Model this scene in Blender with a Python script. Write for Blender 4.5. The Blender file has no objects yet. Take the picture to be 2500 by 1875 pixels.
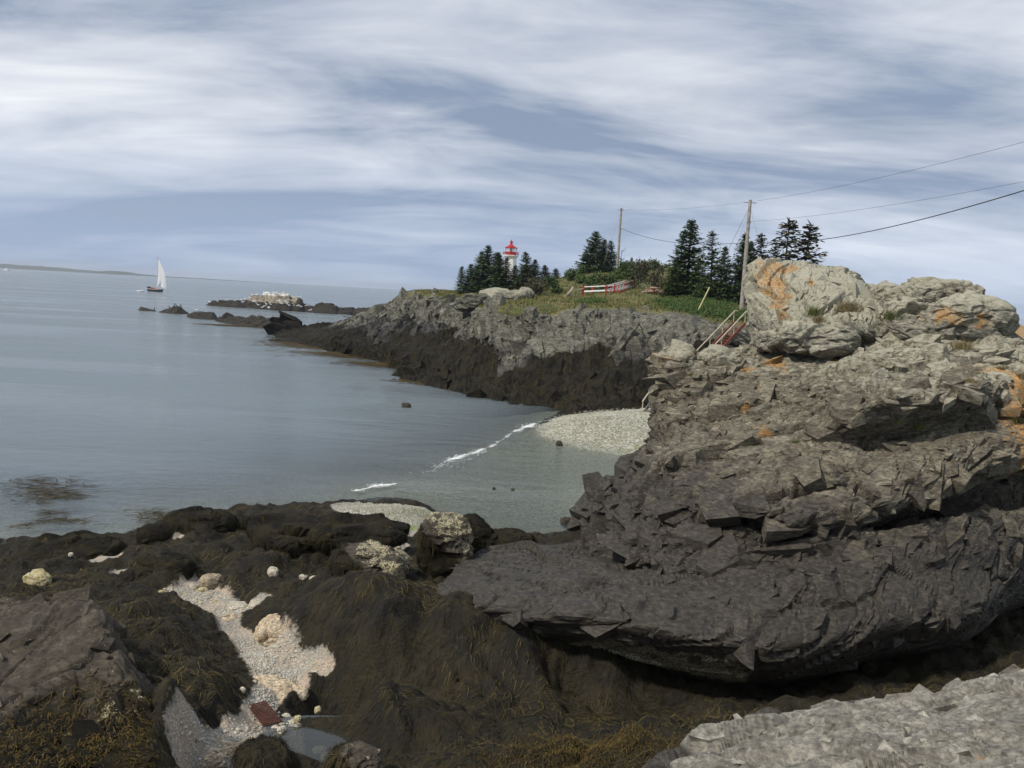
import bpy, bmesh, math, random
import numpy as np
from mathutils import Matrix, Vector, noise as mnoise
from mathutils.bvhtree import BVHTree

# ------------------------------------------------------------------ camera
F = 2165.0                      # focal length in photograph pixels (2500 wide)
HCAM = 8.0
PITCH = math.radians(5.73)
ROLL = math.radians(3.2)
sc = bpy.context.scene
col = sc.collection
fw = Vector((0, math.cos(PITCH), -math.sin(PITCH)))
up0 = Vector((0, math.sin(PITCH), math.cos(PITCH)))
rt0 = Vector((1, 0, 0))
RT = rt0 * math.cos(ROLL) + up0 * math.sin(ROLL)
UP = up0 * math.cos(ROLL) - rt0 * math.sin(ROLL)
CAM = Vector((0, 0, HCAM))
cd = bpy.data.cameras.new('camera')
cam = bpy.data.objects.new('camera', cd)
col.objects.link(cam)
m = Matrix((RT, UP, -fw)).transposed().to_4x4()
m.translation = CAM
cam.matrix_world = m
cd.sensor_width = 36.0
cd.lens = 36.0 * F / 2500.0
cd.clip_start = 0.1
cd.clip_end = 40000.0
sc.camera = cam

# ------------------------------------------------------------------ world / sun / exposure
SUN_EL, SUN_AZ = math.radians(48), math.radians(-124)      # azimuth from the view axis (+Y), negative = left
world = bpy.data.worlds.new('World')
sc.world = world
world.use_nodes = True


class NT:
    """small helper round a node tree"""
    def __init__(s, tree):
        s.t = tree
        tree.nodes.clear()

    def n(s, typ, **kw):
        nd = s.t.nodes.new(typ)
        for k, v in kw.items():
            setattr(nd, k, v)
        return nd

    def put(s, sock, v):
        if isinstance(v, bpy.types.NodeSocket):
            s.t.links.new(v, sock)
        elif v is not None:
            if sock.type == 'RGBA' and not hasattr(v, '__len__'):
                v = (v, v, v, 1)
            elif sock.type == 'RGBA' and len(v) == 3:
                v = (*v, 1)
            sock.default_value = v

    def noise(s, vec, scale, detail=4, rough=.55, dist=0., typ='FBM', out=0):
        nd = s.n('ShaderNodeTexNoise')
        nd.noise_type = typ
        s.put(nd.inputs['Vector'], vec)
        nd.inputs['Scale'].default_value = scale
        nd.inputs['Detail'].default_value = detail
        nd.inputs['Roughness'].default_value = rough
        nd.inputs['Distortion'].default_value = dist
        return nd.outputs[out]

    def voro(s, vec, scale, feature='F1', out='Distance', rand=1.):
        nd = s.n('ShaderNodeTexVoronoi', feature=feature)
        s.put(nd.inputs['Vector'], vec)
        nd.inputs['Scale'].default_value = scale
        nd.inputs['Randomness'].default_value = rand
        return nd.outputs[out]

    def math(s, op, a, b=None, c=None, clamp=False):
        nd = s.n('ShaderNodeMath', operation=op, use_clamp=clamp)
        s.put(nd.inputs[0], a)
        s.put(nd.inputs[1], b)
        s.put(nd.inputs[2], c)
        return nd.outputs[0]

    def mix(s, f, a, b, blend='MIX'):
        nd = s.n('ShaderNodeMix', data_type='RGBA', blend_type=blend)
        s.put(nd.inputs[0], f)
        s.put(nd.inputs[6], a)
        s.put(nd.inputs[7], b)
        return nd.outputs[2]

    def rng(s, v, a, b, c=0., d=1., smooth=True):
        nd = s.n('ShaderNodeMapRange')
        nd.interpolation_type = 'SMOOTHSTEP' if smooth else 'LINEAR'
        s.put(nd.inputs[0], v)
        for i, x in enumerate((a, b, c, d)):
            nd.inputs[i + 1].default_value = x
        return nd.outputs[0]

    def attr(s, name, out='Fac'):
        nd = s.n('ShaderNodeAttribute', attribute_name=name)
        return nd.outputs[out]

    def vmul(s, v, sx, sy, sz, rot=(0, 0, 0)):
        nd = s.n('ShaderNodeMapping')
        s.put(nd.inputs[0], v)
        nd.inputs['Scale'].default_value = (sx, sy, sz)
        nd.inputs['Rotation'].default_value = rot
        return nd.outputs[0]

    def bump(s, h, strength=.5, dist=.05, normal=None):
        nd = s.n('ShaderNodeBump')
        nd.inputs['Strength'].default_value = strength
        nd.inputs['Distance'].default_value = dist
        s.put(nd.inputs['Height'], h)
        s.put(nd.inputs['Normal'], normal)
        return nd.outputs[0]

    def pos(s):
        return s.n('ShaderNodeNewGeometry').outputs['Position']


w = NT(world.node_tree)
tc = w.n('ShaderNodeTexCoord').outputs['Generated']
sky = w.n('ShaderNodeTexSky', sky_type='NISHITA')
sky.sun_disc = False
sky.sun_elevation = SUN_EL
sky.sun_rotation = SUN_AZ
sky.air_density = 1.0
sky.dust_density = 2.0
sep = w.n('ShaderNodeSeparateXYZ')
w.put(sep.inputs[0], tc)
dz = w.math('ADD', w.math('MAXIMUM', sep.outputs[2], 0.0), 0.20)
cmb = w.n('ShaderNodeCombineXYZ')
w.put(cmb.inputs[0], w.math('DIVIDE', sep.outputs[0], dz))
w.put(cmb.inputs[1], w.math('DIVIDE', sep.outputs[1], dz))
cv = w.n('ShaderNodeMapping')
w.put(cv.inputs[0], cmb.outputs[0])
cv.inputs['Location'].default_value = (12.4, 1.1, 0.0)
cv.inputs['Rotation'].default_value = (0, 0, math.radians(-3))
cv.inputs['Scale'].default_value = (0.62, 1.15, 1.0)
cvec = cv.outputs[0]
big = w.noise(cvec, 0.62, 4, .50, .55)
mid = w.noise(cvec, 1.9, 9, .58, .6)
rip = w.noise(w.vmul(cvec, 1.0, 2.2, 1.0, (0, 0, .35)), 2.6, 6, .55, .6)
tone = w.math('ADD', w.math('ADD', w.math('MULTIPLY', big, .60), w.math('MULTIPLY', mid, .38)), w.math('MULTIPLY', rip, .12))
light = w.rng(tone, .465, .725, 0, 1, False)
cloud = w.mix(light, (2.3, 2.88, 4.0), (8.6, 8.8, 9.1))
# low towards the sea the cloud deck thins to pale blue air
low = w.rng(sep.outputs[2], -.02, .20, 1, 0)
cloud = w.mix(w.math('MULTIPLY', low, .72), cloud, (3.5, 4.45, 6.2))
cover = w.rng(mid, .25, .45, .82, .97)
skyc = w.mix(cover, sky.outputs[0], cloud)
bg = w.n('ShaderNodeBackground')
w.put(bg.inputs[0], skyc)
bg.inputs[1].default_value = 0.1
wo = w.n('ShaderNodeOutputWorld')
w.put(wo.inputs[0], bg.outputs[0])

sd = bpy.data.lights.new('sun', 'SUN')
sd.energy = 2.9
sd.angle = math.radians(5)
sd.color = (1.0, .93, .82)
sun = bpy.data.objects.new('sun', sd)
col.objects.link(sun)
sdir = Vector((math.sin(SUN_AZ) * math.cos(SUN_EL), math.cos(SUN_AZ) * math.cos(SUN_EL), math.sin(SUN_EL)))
sun.rotation_euler = sdir.to_track_quat('Z', 'Y').to_euler()
sun.location = sdir * 100

sc.view_settings.view_transform = 'Standard'
sc.view_settings.look = 'None'
sc.view_settings.exposure = 0.25
sc.view_settings.gamma = 1.0
sc.view_settings.use_curve_mapping = False
sc.cycles.use_denoising = True
sc.cycles.use_adaptive_sampling = True
sc.cycles.adaptive_threshold = 0.02
sc.cycles.max_bounces = 6
sc.cycles.diffuse_bounces = 3
sc.cycles.glossy_bounces = 3
sc.cycles.transmission_bounces = 4
sc.cycles.transparent_max_bounces = 12
sc.cycles.caustics_reflective = False
sc.cycles.caustics_refractive = False


# ------------------------------------------------------------------ helpers: rays and numpy noise
def ray(px, py):
    d = fw + RT * ((px - 1250.0) / F) + UP * ((937.5 - py) / F)
    return d


def P(px, py, D):
    d = ray(px, py)
    return np.array(CAM + d * (D / d.y))


def PZ(px, py, z):
    d = ray(px, py)
    return np.array(CAM + d * ((z - HCAM) / d.z))


def proj(p):
    v = Vector(p) - CAM
    k = v.dot(fw)
    return 1250 + F * v.dot(RT) / k, 937.5 - F * v.dot(UP) / k


def hsh(ix, iy, iz, seed):
    h = (ix.astype(np.int64) * 73856093) ^ (iy.astype(np.int64) * 19349663) ^ (iz.astype(np.int64) * 83492791) ^ (seed * 2654435761)
    h = (h & 0xffffffff).astype(np.uint32)
    h ^= h >> np.uint32(16)
    h *= np.uint32(0x7feb352d)
    h ^= h >> np.uint32(15)
    h *= np.uint32(0x846ca68b)
    h ^= h >> np.uint32(16)
    return h


def perlin(p, seed=0):
    p = np.asarray(p, np.float32)
    i = np.floor(p).astype(np.int32)
    f = p - i
    u = f * f * f * (f * (f * 6 - 15) + 10)
    out = 0
    for dx in (0, 1):
        wx = u[:, 0] if dx else 1 - u[:, 0]
        for dy in (0, 1):
            wy = u[:, 1] if dy else 1 - u[:, 1]
            for dz_ in (0, 1):
                wz = u[:, 2] if dz_ else 1 - u[:, 2]
                h = hsh(i[:, 0] + dx, i[:, 1] + dy, i[:, 2] + dz_, seed)
                g0 = (h & np.uint32(1023)).astype(np.float32) / 511.5 - 1
                g1 = ((h >> np.uint32(10)) & np.uint32(1023)).astype(np.float32) / 511.5 - 1
                g2 = ((h >> np.uint32(20)) & np.uint32(1023)).astype(np.float32) / 511.5 - 1
                out = out + wx * wy * wz * (g0 * (f[:, 0] - dx) + g1 * (f[:, 1] - dy) + g2 * (f[:, 2] - dz_))
    return out


def fbm(p, scale, octv=4, gain=.5, seed=0, ridged=False):
    p = np.asarray(p, np.float32)
    a, s, t = 1.0, scale, 0
    for o in range(octv):
        v = perlin(p * s, seed + o * 17)
        t = t + a * ((1 - 2 * np.abs(v) * 1.6) if ridged else v)
        a *= gain
        s *= 2.03
    return t


def frame_from(n):
    n = np.array(n, float)
    n /= np.linalg.norm(n)
    a = np.cross(n, [0, 1, 0])
    a /= np.linalg.norm(a)
    b = np.cross(n, a)
    return np.stack([a, b, n], 1)         # columns: along, along, across


def facets(p, size, seed, A=None, stretch=(1, 1, 1)):
    """blocky fracture: nearest jittered cell, its random plane; returns (height, crack distance)"""
    q = np.asarray(p, np.float32)
    if A is not None:
        q = q @ A.astype(np.float32)
    q = q / (np.array(stretch, np.float32) * size)
    b = np.floor(q).astype(np.int32)
    n = len(q)
    d1 = np.full(n, 9e9, np.float32)
    d2 = d1.copy()
    val = np.zeros(n, np.float32)
    wsum = np.full(n, 1e-12, np.float32)
    for dx in (-1, 0, 1):
        for dy in (-1, 0, 1):
            for dz_ in (-1, 0, 1):
                c = b + np.array([dx, dy, dz_], np.int32)
                h = hsh(c[:, 0], c[:, 1], c[:, 2], seed)
                j0 = (h & np.uint32(1023)).astype(np.float32) / 1023
                j1 = ((h >> np.uint32(10)) & np.uint32(1023)).astype(np.float32) / 1023
                j2 = ((h >> np.uint32(20)) & np.uint32(1023)).astype(np.float32) / 1023
                v0 = q[:, 0] - c[:, 0] - j0
                v1 = q[:, 1] - c[:, 1] - j1
                v2 = q[:, 2] - c[:, 2] - j2
                d = v0 * v0 + v1 * v1 + v2 * v2
                d2 = np.minimum(d2, np.maximum(d1, d))
                h2 = h * np.uint32(2654435769) ^ (h >> np.uint32(13))
                r0 = (h2 & np.uint32(1023)).astype(np.float32) / 511.5 - 1
                r1 = ((h2 >> np.uint32(10)) & np.uint32(1023)).astype(np.float32) / 511.5 - 1
                r2 = ((h2 >> np.uint32(20)) & np.uint32(1023)).astype(np.float32) / 511.5 - 1
                wt_ = np.exp(-85 * d)
                val += wt_ * (.55 * r0 + (r1 * v0 + r2 * v1 + r0 * v2))
                wsum += wt_
                d1 = np.minimum(d1, d)
    return val / wsum, np.sqrt(d2) - np.sqrt(d1)


def smooth(a, b, x):
    t = np.clip((x - a) / (b - a), 0, 1)
    return t * t * (3 - 2 * t)


def hermite(pts, u, k):
    """pts (n,d), knots u, sample at k - cubic Hermite with damped tangents"""
    n = len(pts)
    m = np.zeros_like(pts)
    du = np.diff(u)
    sl = np.diff(pts, axis=0) / du.reshape(-1, *([1] * (pts.ndim - 1)))
    m[1:-1] = .5 * (sl[1:] + sl[:-1])
    m[0], m[-1] = sl[0], sl[-1]
    m *= .85
    i = np.clip(np.searchsorted(u, k, side='right') - 1, 0, n - 2)
    h = du[i]
    t = (k - u[i]) / h
    sh = (-1,) + (1,) * (pts.ndim - 1)
    t, h = t.reshape(sh), h.reshape(sh)
    return ((2 * t**3 - 3 * t**2 + 1) * pts[i] + (t**3 - 2 * t**2 + t) * h * m[i]
            + (-2 * t**3 + 3 * t**2) * pts[i + 1] + (t**3 - t**2) * h * m[i + 1])


def loft(rows, N, M):
    """rows: lists of 3D points; returns grid (M,N,3) and row coordinate v (M,) in units of row index"""
    R = []
    for r in rows:
        r = np.array(r, float)
        d = np.linalg.norm(np.diff(r, axis=0), axis=1) + 1e-6
        u = np.concatenate([[0], np.cumsum(d)])
        u /= u[-1]
        R.append(hermite(r, u, np.linspace(0, 1, N)))
    R = np.array(R)
    d = np.linalg.norm(np.diff(R, axis=0), axis=2).mean(1) + 1e-6
    u = np.concatenate([[0], np.cumsum(d)])
    k = np.linspace(0, u[-1], M)
    G = hermite(R, u, k)
    v = np.interp(k, u, np.arange(len(rows)))
    return G, v


def grid_normals(G):
    a = np.gradient(G, axis=1)
    b = np.gradient(G, axis=0)
    n = np.cross(a, b)
    n /= np.linalg.norm(n, axis=2, keepdims=True) + 1e-9
    return n


def grid_faces(M, N):
    i = np.arange(M * N).reshape(M, N)
    return np.stack([i[:-1, :-1], i[:-1, 1:], i[1:, 1:], i[1:, :-1]], -1).reshape(-1, 4)


def mk_mesh(name, V, Fc, mat=None, attrs=None, smooth_=True):
    V = np.asarray(V, np.float32).reshape(-1, 3)
    Fc = np.asarray(Fc, np.int32)
    me = bpy.data.meshes.new(name)
    k = Fc.shape[1]
    me.vertices.add(len(V))
    me.vertices.foreach_set('co', V.ravel())
    me.loops.add(Fc.size)
    me.loops.foreach_set('vertex_index', Fc.ravel())
    me.polygons.add(len(Fc))
    me.polygons.foreach_set('loop_start', np.arange(0, Fc.size, k, dtype=np.int32))
    me.polygons.foreach_set('loop_total', np.full(len(Fc), k, np.int32))
    me.update(calc_edges=True)
    me.polygons.foreach_set('use_smooth', np.full(len(Fc), bool(smooth_)))
    for an, av in (attrs or {}).items():
        at = me.attributes.new(an, 'FLOAT', 'POINT')
        at.data.foreach_set('value', np.asarray(av, np.float32).ravel())
    if mat is not None:
        me.materials.append(mat)
    return me


def obj(name, me, parent=None, loc=None, rot=None):
    o = bpy.data.objects.new(name, me)
    col.objects.link(o)
    if loc is not None:
        o.location = loc
    if rot is not None:
        o.rotation_euler = rot
    if parent is not None:
        o.parent = parent
    return o


def tag(o, label=None, cat=None, group=None, kind=None):
    if label:
        o['label'] = label
    if cat:
        o['category'] = cat
    if group:
        o['group'] = group
    if kind:
        o['kind'] = kind
    return o


class MB:
    """collects boxes, tubes and polygons into one mesh"""
    def __init__(s):
        s.v, s.f = [], []

    def poly(s, pts, faces):
        b = len(s.v)
        s.v += [tuple(p) for p in pts]
        s.f += [tuple(b + i for i in f) for f in faces]

    def box(s, c, size, rot=None):
        c = Vector(c)
        R = rot if rot is not None else Matrix.Identity(3)
        pts = [c + R @ Vector((sx * size[0] / 2, sy * size[1] / 2, sz * size[2] / 2)) for sx in (-1, 1) for sy in (-1, 1) for sz in (-1, 1)]
        s.poly(pts, [(0, 1, 3, 2), (4, 6, 7, 5), (0, 4, 5, 1), (2, 3, 7, 6), (0, 2, 6, 4), (1, 5, 7, 3)])

    def bar(s, a, b, wd, ht):
        a, b = Vector(a), Vector(b)
        d = (b - a)
        L = d.length
        d.normalize()
        sd_ = d.cross(Vector((0, 0, 1)))
        if sd_.length < 1e-4:
            sd_ = Vector((1, 0, 0))
        sd_.normalize()
        u = sd_.cross(d)
        s.box((a + b) / 2, (wd, L, ht), Matrix((sd_, d, u)).transposed())

    def tube(s, pts, rad, n=8, cap=True):
        pts = [Vector(p) for p in pts]
        if not hasattr(rad, '__len__'):
            rad = [rad] * len(pts)
        b = len(s.v)
        for i, p in enumerate(pts):
            d = (pts[min(i + 1, len(pts) - 1)] - pts[max(i - 1, 0)]).normalized()
            a = d.cross(Vector((0.3, 0.9, .1)) if abs(d.z) > .7 else Vector((0, 0, 1))).normalized()
            c = d.cross(a)
            for k in range(n):
                t = 2 * math.pi * k / n
                s.v.append(tuple(p + (a * math.cos(t) + c * math.sin(t)) * rad[i]))
        for i in range(len(pts) - 1):
            for k in range(n):
                s.f.append((b + i * n + k, b + i * n + (k + 1) % n, b + (i + 1) * n + (k + 1) % n, b + (i + 1) * n + k))
        if cap:
            s.f.append(tuple(b + k for k in range(n))[::-1])
            s.f.append(tuple(b + (len(pts) - 1) * n + k for k in range(n)))

    def lathe(s, prof, n=16, c=(0, 0, 0), ph=0.):
        b = len(s.v)
        for r, z in prof:
            for k in range(n):
                t = 2 * math.pi * k / n + ph
                s.v.append((c[0] + r * math.cos(t), c[1] + r * math.sin(t), c[2] + z))
        for i in range(len(prof) - 1):
            for k in range(n):
                s.f.append((b + i * n + k, b + i * n + (k + 1) % n, b + (i + 1) * n + (k + 1) % n, b + (i + 1) * n + k))
        s.f.append(tuple(b + k for k in range(n))[::-1])
        s.f.append(tuple(b + (len(prof) - 1) * n + k for k in range(n)))

    def mesh(s, name, mat, smooth_=False):
        me = bpy.data.meshes.new(name)
        me.from_pydata(s.v, [], s.f)
        me.update()
        if smooth_:
            me.polygons.foreach_set('use_smooth', np.ones(len(me.polygons), bool))
        me.materials.append(mat)
        return me

    def build(s, name, mat, parent=None, smooth_=False, loc=None, rot=None):
        return obj(name, s.mesh(name, mat, smooth_), parent, loc, rot)


def empty(name, loc, rz=0):
    o = bpy.data.objects.new(name, None)
    col.objects.link(o)
    o.empty_display_size = .2
    o.location = loc
    o.rotation_euler = (0, 0, rz)
    return o


# ------------------------------------------------------------------ materials
MATS = {}


def new_mat(name):
    mt = bpy.data.materials.new(name)
    mt.use_nodes = True
    MATS[name] = mt
    return mt, NT(mt.node_tree)


def finish(t, color, rough=.8, normal=None, spec=.3, metal=0., extra=None):
    b = t.n('ShaderNodeBsdfPrincipled')
    t.put(b.inputs['Base Color'], color)
    t.put(b.inputs['Roughness'], rough)
    b.inputs['Specular IOR Level'].default_value = spec
    b.inputs['Metallic'].default_value = metal
    t.put(b.inputs['Normal'], normal)
    o = t.n('ShaderNodeOutputMaterial')
    t.put(o.inputs[0], b.outputs[0])
    return b


def plain(name, color, rough=.6, var=.15, scale=3., metal=0., bump=.0, spec=.3):
    mt, t = new_mat(name)
    p = t.n('ShaderNodeTexCoord').outputs['Object']
    nz = t.noise(p, scale, 5, .6)
    c0 = tuple(x * (1 - var) for x in color)
    c1 = tuple(min(1, x * (1 + var)) for x in color)
    c = t.mix(t.rng(nz, .3, .7), c0, c1)
    nm = t.bump(t.noise(p, scale * 6, 4), bump, .02) if bump else None
    finish(t, c, rough, nm, spec, metal)
    return mt


def rock_mat(name, ca, cb, cc, strata_rot=(0.35, -0.3, 0), scl=1., black=(.027, .0235, .019), bumpd=.05, aniso=3., con=.68):
    """fractured rock; point attributes: wet (black intertidal coat, plus painted shade on the outcrop faces), orange, pale (grey-green lichen), weed, barn"""
    mt, t = new_mat(name)
    p = t.pos()
    st = t.vmul(p, 1, 1, aniso, strata_rot)
    n1 = t.noise(p, .9 * scl, 5, .6, .4)
    n2 = t.noise(st, 2.2 * scl, 7, .62, .6)
    n3 = t.noise(st, 9 * scl, 6, .65, .3)
    vc = t.voro(st, 5 * scl, out='Color')
    sp = t.n('ShaderNodeSeparateColor')
    t.put(sp.inputs[0], vc)
    c = t.mix(t.rng(n1, .35, .65), ca, cb)
    c = t.mix(t.rng(n2, .45, .62), c, cc)
    c = t.mix(.3, c, t.mix(sp.outputs[0], tuple(x * .55 for x in ca), tuple(x * 1.4 for x in cb)))
    c = t.mix(t.rng(n3, .30, .70, 0, 1), t.mix(con, c, (.03, .026, .02)), t.mix(1.0, c, (1.5, 1.46, 1.36), 'MULTIPLY'))
    c = t.mix(1.0, c, t.mix(t.math('ADD', t.attr('tint'), .5), (.55, .52, .50), (1.45, 1.45, 1.40)), 'MULTIPLY')
    # pale crust lichen
    pl = t.attr('pale')
    npz = t.noise(p, 6 * scl, 6, .65)
    fp = t.rng(t.math('ADD', t.math('MULTIPLY', pl, .75), npz), .78, 1.05)
    c = t.mix(t.math('MULTIPLY', fp, .85), c, t.mix(t.noise(p, 17, 3), (.24, .23, .165), (.52, .50, .39)))
    # white flecks
    fl = t.rng(t.voro(p, 7 * scl), .10, .05)
    c = t.mix(t.math('MULTIPLY', fl, .5), c, (.55, .53, .48))
    # orange lichen
    og = t.attr('orange')
    no = t.math('ADD', t.noise(p, 5 * scl, 7, .72), t.math('MULTIPLY', t.noise(p, 22 * scl, 4, .6), .35))
    fo = t.math('MULTIPLY', t.rng(t.math('ADD', t.math('MULTIPLY', og, .62), no), 1.02, 1.20), t.rng(t.noise(p, 12 * scl, 6, .75), .40, .54, .08, .92))
    oc = t.mix(t.noise(p, 2.2, 3), (.42, .20, .05), (.33, .12, .04))
    oc = t.mix(t.rng(t.noise(p, 14, 4), .35, .7), oc, (.44, .29, .09))
    c = t.mix(fo, c, oc)
    # black tidal coat; on the outcrop faces it also paints in shade
    wt = t.attr('coat_shade')
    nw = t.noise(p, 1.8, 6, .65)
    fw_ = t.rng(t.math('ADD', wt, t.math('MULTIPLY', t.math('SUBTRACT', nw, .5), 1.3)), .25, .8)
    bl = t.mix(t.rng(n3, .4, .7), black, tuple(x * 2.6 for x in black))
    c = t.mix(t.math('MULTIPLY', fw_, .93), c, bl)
    # rockweed film
    wd = t.attr('weed')
    nd_ = t.noise(p, 3.3, 6, .65)
    fd = t.rng(t.math('ADD', wd, t.math('MULTIPLY', t.math('SUBTRACT', nd_, .5), .8)), .35, .65)
    wc = t.mix(t.rng(t.noise(p, 1.3, 5, .6), .4, .62), (.012, .0112, .009), (.028, .024, .0145))
    wc = t.mix(t.rng(t.noise(p, 6., 4, .6), .6, .75), wc, (.075, .050, .014))
    c = t.mix(fd, c, wc)
    # barnacles
    bn = t.attr('barn')
    fb = t.math('MULTIPLY', t.rng(t.math('ADD', bn, t.math('MULTIPLY', t.math('SUBTRACT', t.noise(p, 3, 6, .7), .5), 2.2)), .5, .68),
                t.rng(t.noise(p, 38, 3, .6), .42, .56))
    c = t.mix(fb, c, t.mix(t.noise(p, 3, 2), (.50, .46, .36), (.36, .32, .16)))
    # relief
    hgt = t.math('ADD', t.math('MULTIPLY', n2, .45), t.math('ADD', t.math('MULTIPLY', n3, .28), t.math('MULTIPLY', t.noise(p, 30 * scl, 5, .7), .22)))
    st2 = t.vmul(t.mix(.06, p, t.noise(p, 2.5 * scl, 3, .6, out=1)), .55, .8, 3.2, strata_rot)
    v1_, v2_ = [t.n('ShaderNodeSeparateColor') for _ in range(2)]
    t.put(v1_.inputs[0], t.voro(st2, 4.5 * scl, out='Color'))
    t.put(v2_.inputs[0], t.voro(st2, 13 * scl, out='Color'))
    ck = t.math('ADD', t.math('MULTIPLY', v1_.outputs[1], .9), t.math('MULTIPLY', v2_.outputs[1], .45))
    nm = t.bump(t.math('ADD', hgt, ck), 1.0, bumpd)
    rg = t.math('SUBTRACT', .88, t.math('MULTIPLY', fw_, .28))
    b_ = finish(t, c, rg, nm, .3)
    t.put(b_.inputs['Specular IOR Level'], t.math('SUBTRACT', .30, t.math('MULTIPLY', fd, .22)))
    return mt


M_OUT = rock_mat('outcrop_rock', (.098, .086, .068), (.145, .133, .106), (.20, .188, .153))
M_TOP = rock_mat('lichen_block_rock', (.19, .186, .163), (.265, .262, .226), (.335, .332, .29))
M_PALE = rock_mat('pale_ledge_rock', (.13, .128, .117), (.195, .192, .176), (.26, .257, .237), scl=1.6, bumpd=.022, aniso=1.8, con=.5)
M_HEAD = rock_mat('headland_rock', (.082, .080, .070), (.135, .137, .118), (.20, .205, .178), strata_rot=(.1, .7, .2), scl=.42, bumpd=.16, black=(.028, .025, .022))
M_BROWN = rock_mat('brown_shore_rock', (.038, .032, .026), (.056, .048, .038), (.085, .074, .06), scl=1.3, bumpd=.03)
M_REEF = rock_mat('reef_rock', (.018, .016, .013), (.028, .025, .02), (.04, .036, .03), scl=.3, bumpd=.12)


def weed_mat(name, ca, cb, cc):
    mt, t = new_mat(name)
    p = t.pos()
    r = t.attr('rnd')
    c = t.mix(t.rng(t.noise(p, .8, 5, .6), .38, .62), ca, cb)
    c = t.mix(t.rng(r, .55, 1.0), c, cc)
    finish(t, c, .7, None, .08)
    return mt


M_WEED = weed_mat('rockweed', (.024, .0215, .015), (.052, .043, .021), (.125, .098, .036))
M_GOLD = weed_mat('golden_rockweed', (.042, .030, .011), (.078, .053, .016), (.135, .095, .03))
M_KELP = weed_mat('floating_rockweed', (.028, .023, .013), (.05, .04, .018), (.10, .08, .035))
M_GRASS = weed_mat('hill_grass', (.085, .105, .032), (.145, .135, .050), (.25, .21, .095))
M_JUN = weed_mat('juniper_green', (.030, .060, .018), (.050, .085, .022), (.10, .12, .04))


# foreground shore ground
def ground_mat():
    mt, t = new_mat('shore_ground')
    p = t.pos()
    n1 = t.noise(p, 1.1, 6, .6)
    st = t.vmul(p, 1, 1, .3)
    n2 = t.noise(st, 6, 6, .65, .5)
    c = t.mix(t.rng(n1, .38, .62), (.014, .013, .011), (.028, .024, .0145))
    c = t.mix(t.rng(n2, .5, .72), c, (.045, .036, .017))
    # pale barnacle-bleached rock and sand of the gully
    s_ = t.attr('sand')
    ns = t.math('ADD', t.noise(p, 4.5, 7, .68), t.math('MULTIPLY', t.noise(p, 18, 4, .6), .3))
    fs = t.rng(t.math('ADD', s_, t.math('MULTIPLY', t.math('SUBTRACT', ns, .65), .4)), .44, .56)
    sc1 = t.mix(t.rng(t.noise(p, 1.6, 5), .40, .60), (.60, .48, .36), (.42, .39, .33))
    sc1 = t.mix(t.rng(t.noise(p, 7, 5, .6), .58, .72), sc1, (.20, .17, .10))
    sc1 = t.mix(t.rng(t.voro(p, 26), .15, .5, 0, .55), sc1, (.16, .15, .13))
    c = t.mix(fs, c, sc1)
    # grey-green shingle
    g_ = t.attr('shingle')
    vcol = t.voro(p, 16, out='Color')
    sp = t.n('ShaderNodeSeparateColor')
    t.put(sp.inputs[0], vcol)
    gc = t.mix(sp.outputs[0], (.24, .235, .185), (.56, .54, .45))
    gc = t.mix(t.math('MULTIPLY', t.rng(t.noise(p, .9, 5, .65), .45, .6), t.attr('algae')), gc, (.16, .20, .06))
    gc = t.mix(t.attr('under'), gc, t.mix(sp.outputs[1], (.16, .17, .14), (.36, .36, .30)))
    fg = t.rng(t.math('ADD', g_, t.math('MULTIPLY', t.math('SUBTRACT', t.noise(p, 3, 6, .65), .5), .7)), .4, .6)
    c = t.mix(fg, c, gc)
    h = t.math('ADD', t.math('MULTIPLY', n2, .6), t.math('MULTIPLY', t.voro(p, 16), .6))
    h = t.math('ADD', h, t.math('MULTIPLY', t.noise(p, 34, 5, .7), .4))
    finish(t, c, .75, t.bump(h, .9, .035), .14)
    return mt


M_GROUND = ground_mat()


def land_mat():
    """headland: rock low down, turf and heath above, by the 'turf' attribute"""
    mt = M_HEAD.copy()
    mt.name = 'headland_land'
    t = NT.__new__(NT)
    t.t = mt.node_tree
    b = [n for n in mt.node_tree.nodes if n.type == 'BSDF_PRINCIPLED'][0]
    old = b.inputs['Base Color'].links[0].from_socket
    p = t.pos()
    tf = t.rng(t.math('ADD', t.attr('turf'), t.math('MULTIPLY', t.math('SUBTRACT', t.noise(p, .55, 6, .65), .5), .9)), .4, .6)
    g = t.mix(t.rng(t.noise(p, .22, 5, .6), .38, .62), (.095, .11, .035), (.165, .145, .058))
    g = t.mix(t.rng(t.noise(p, 1.1, 6, .65), .55, .7), g, (.075, .095, .028))
    g = t.mix(t.rng(t.noise(p, .4, 4, .6), .58, .68), g, (.17, .12, .075))
    t.t.links.new(t.mix(tf, old, g), b.inputs['Base Color'])
    return mt


M_LAND = land_mat()


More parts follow.
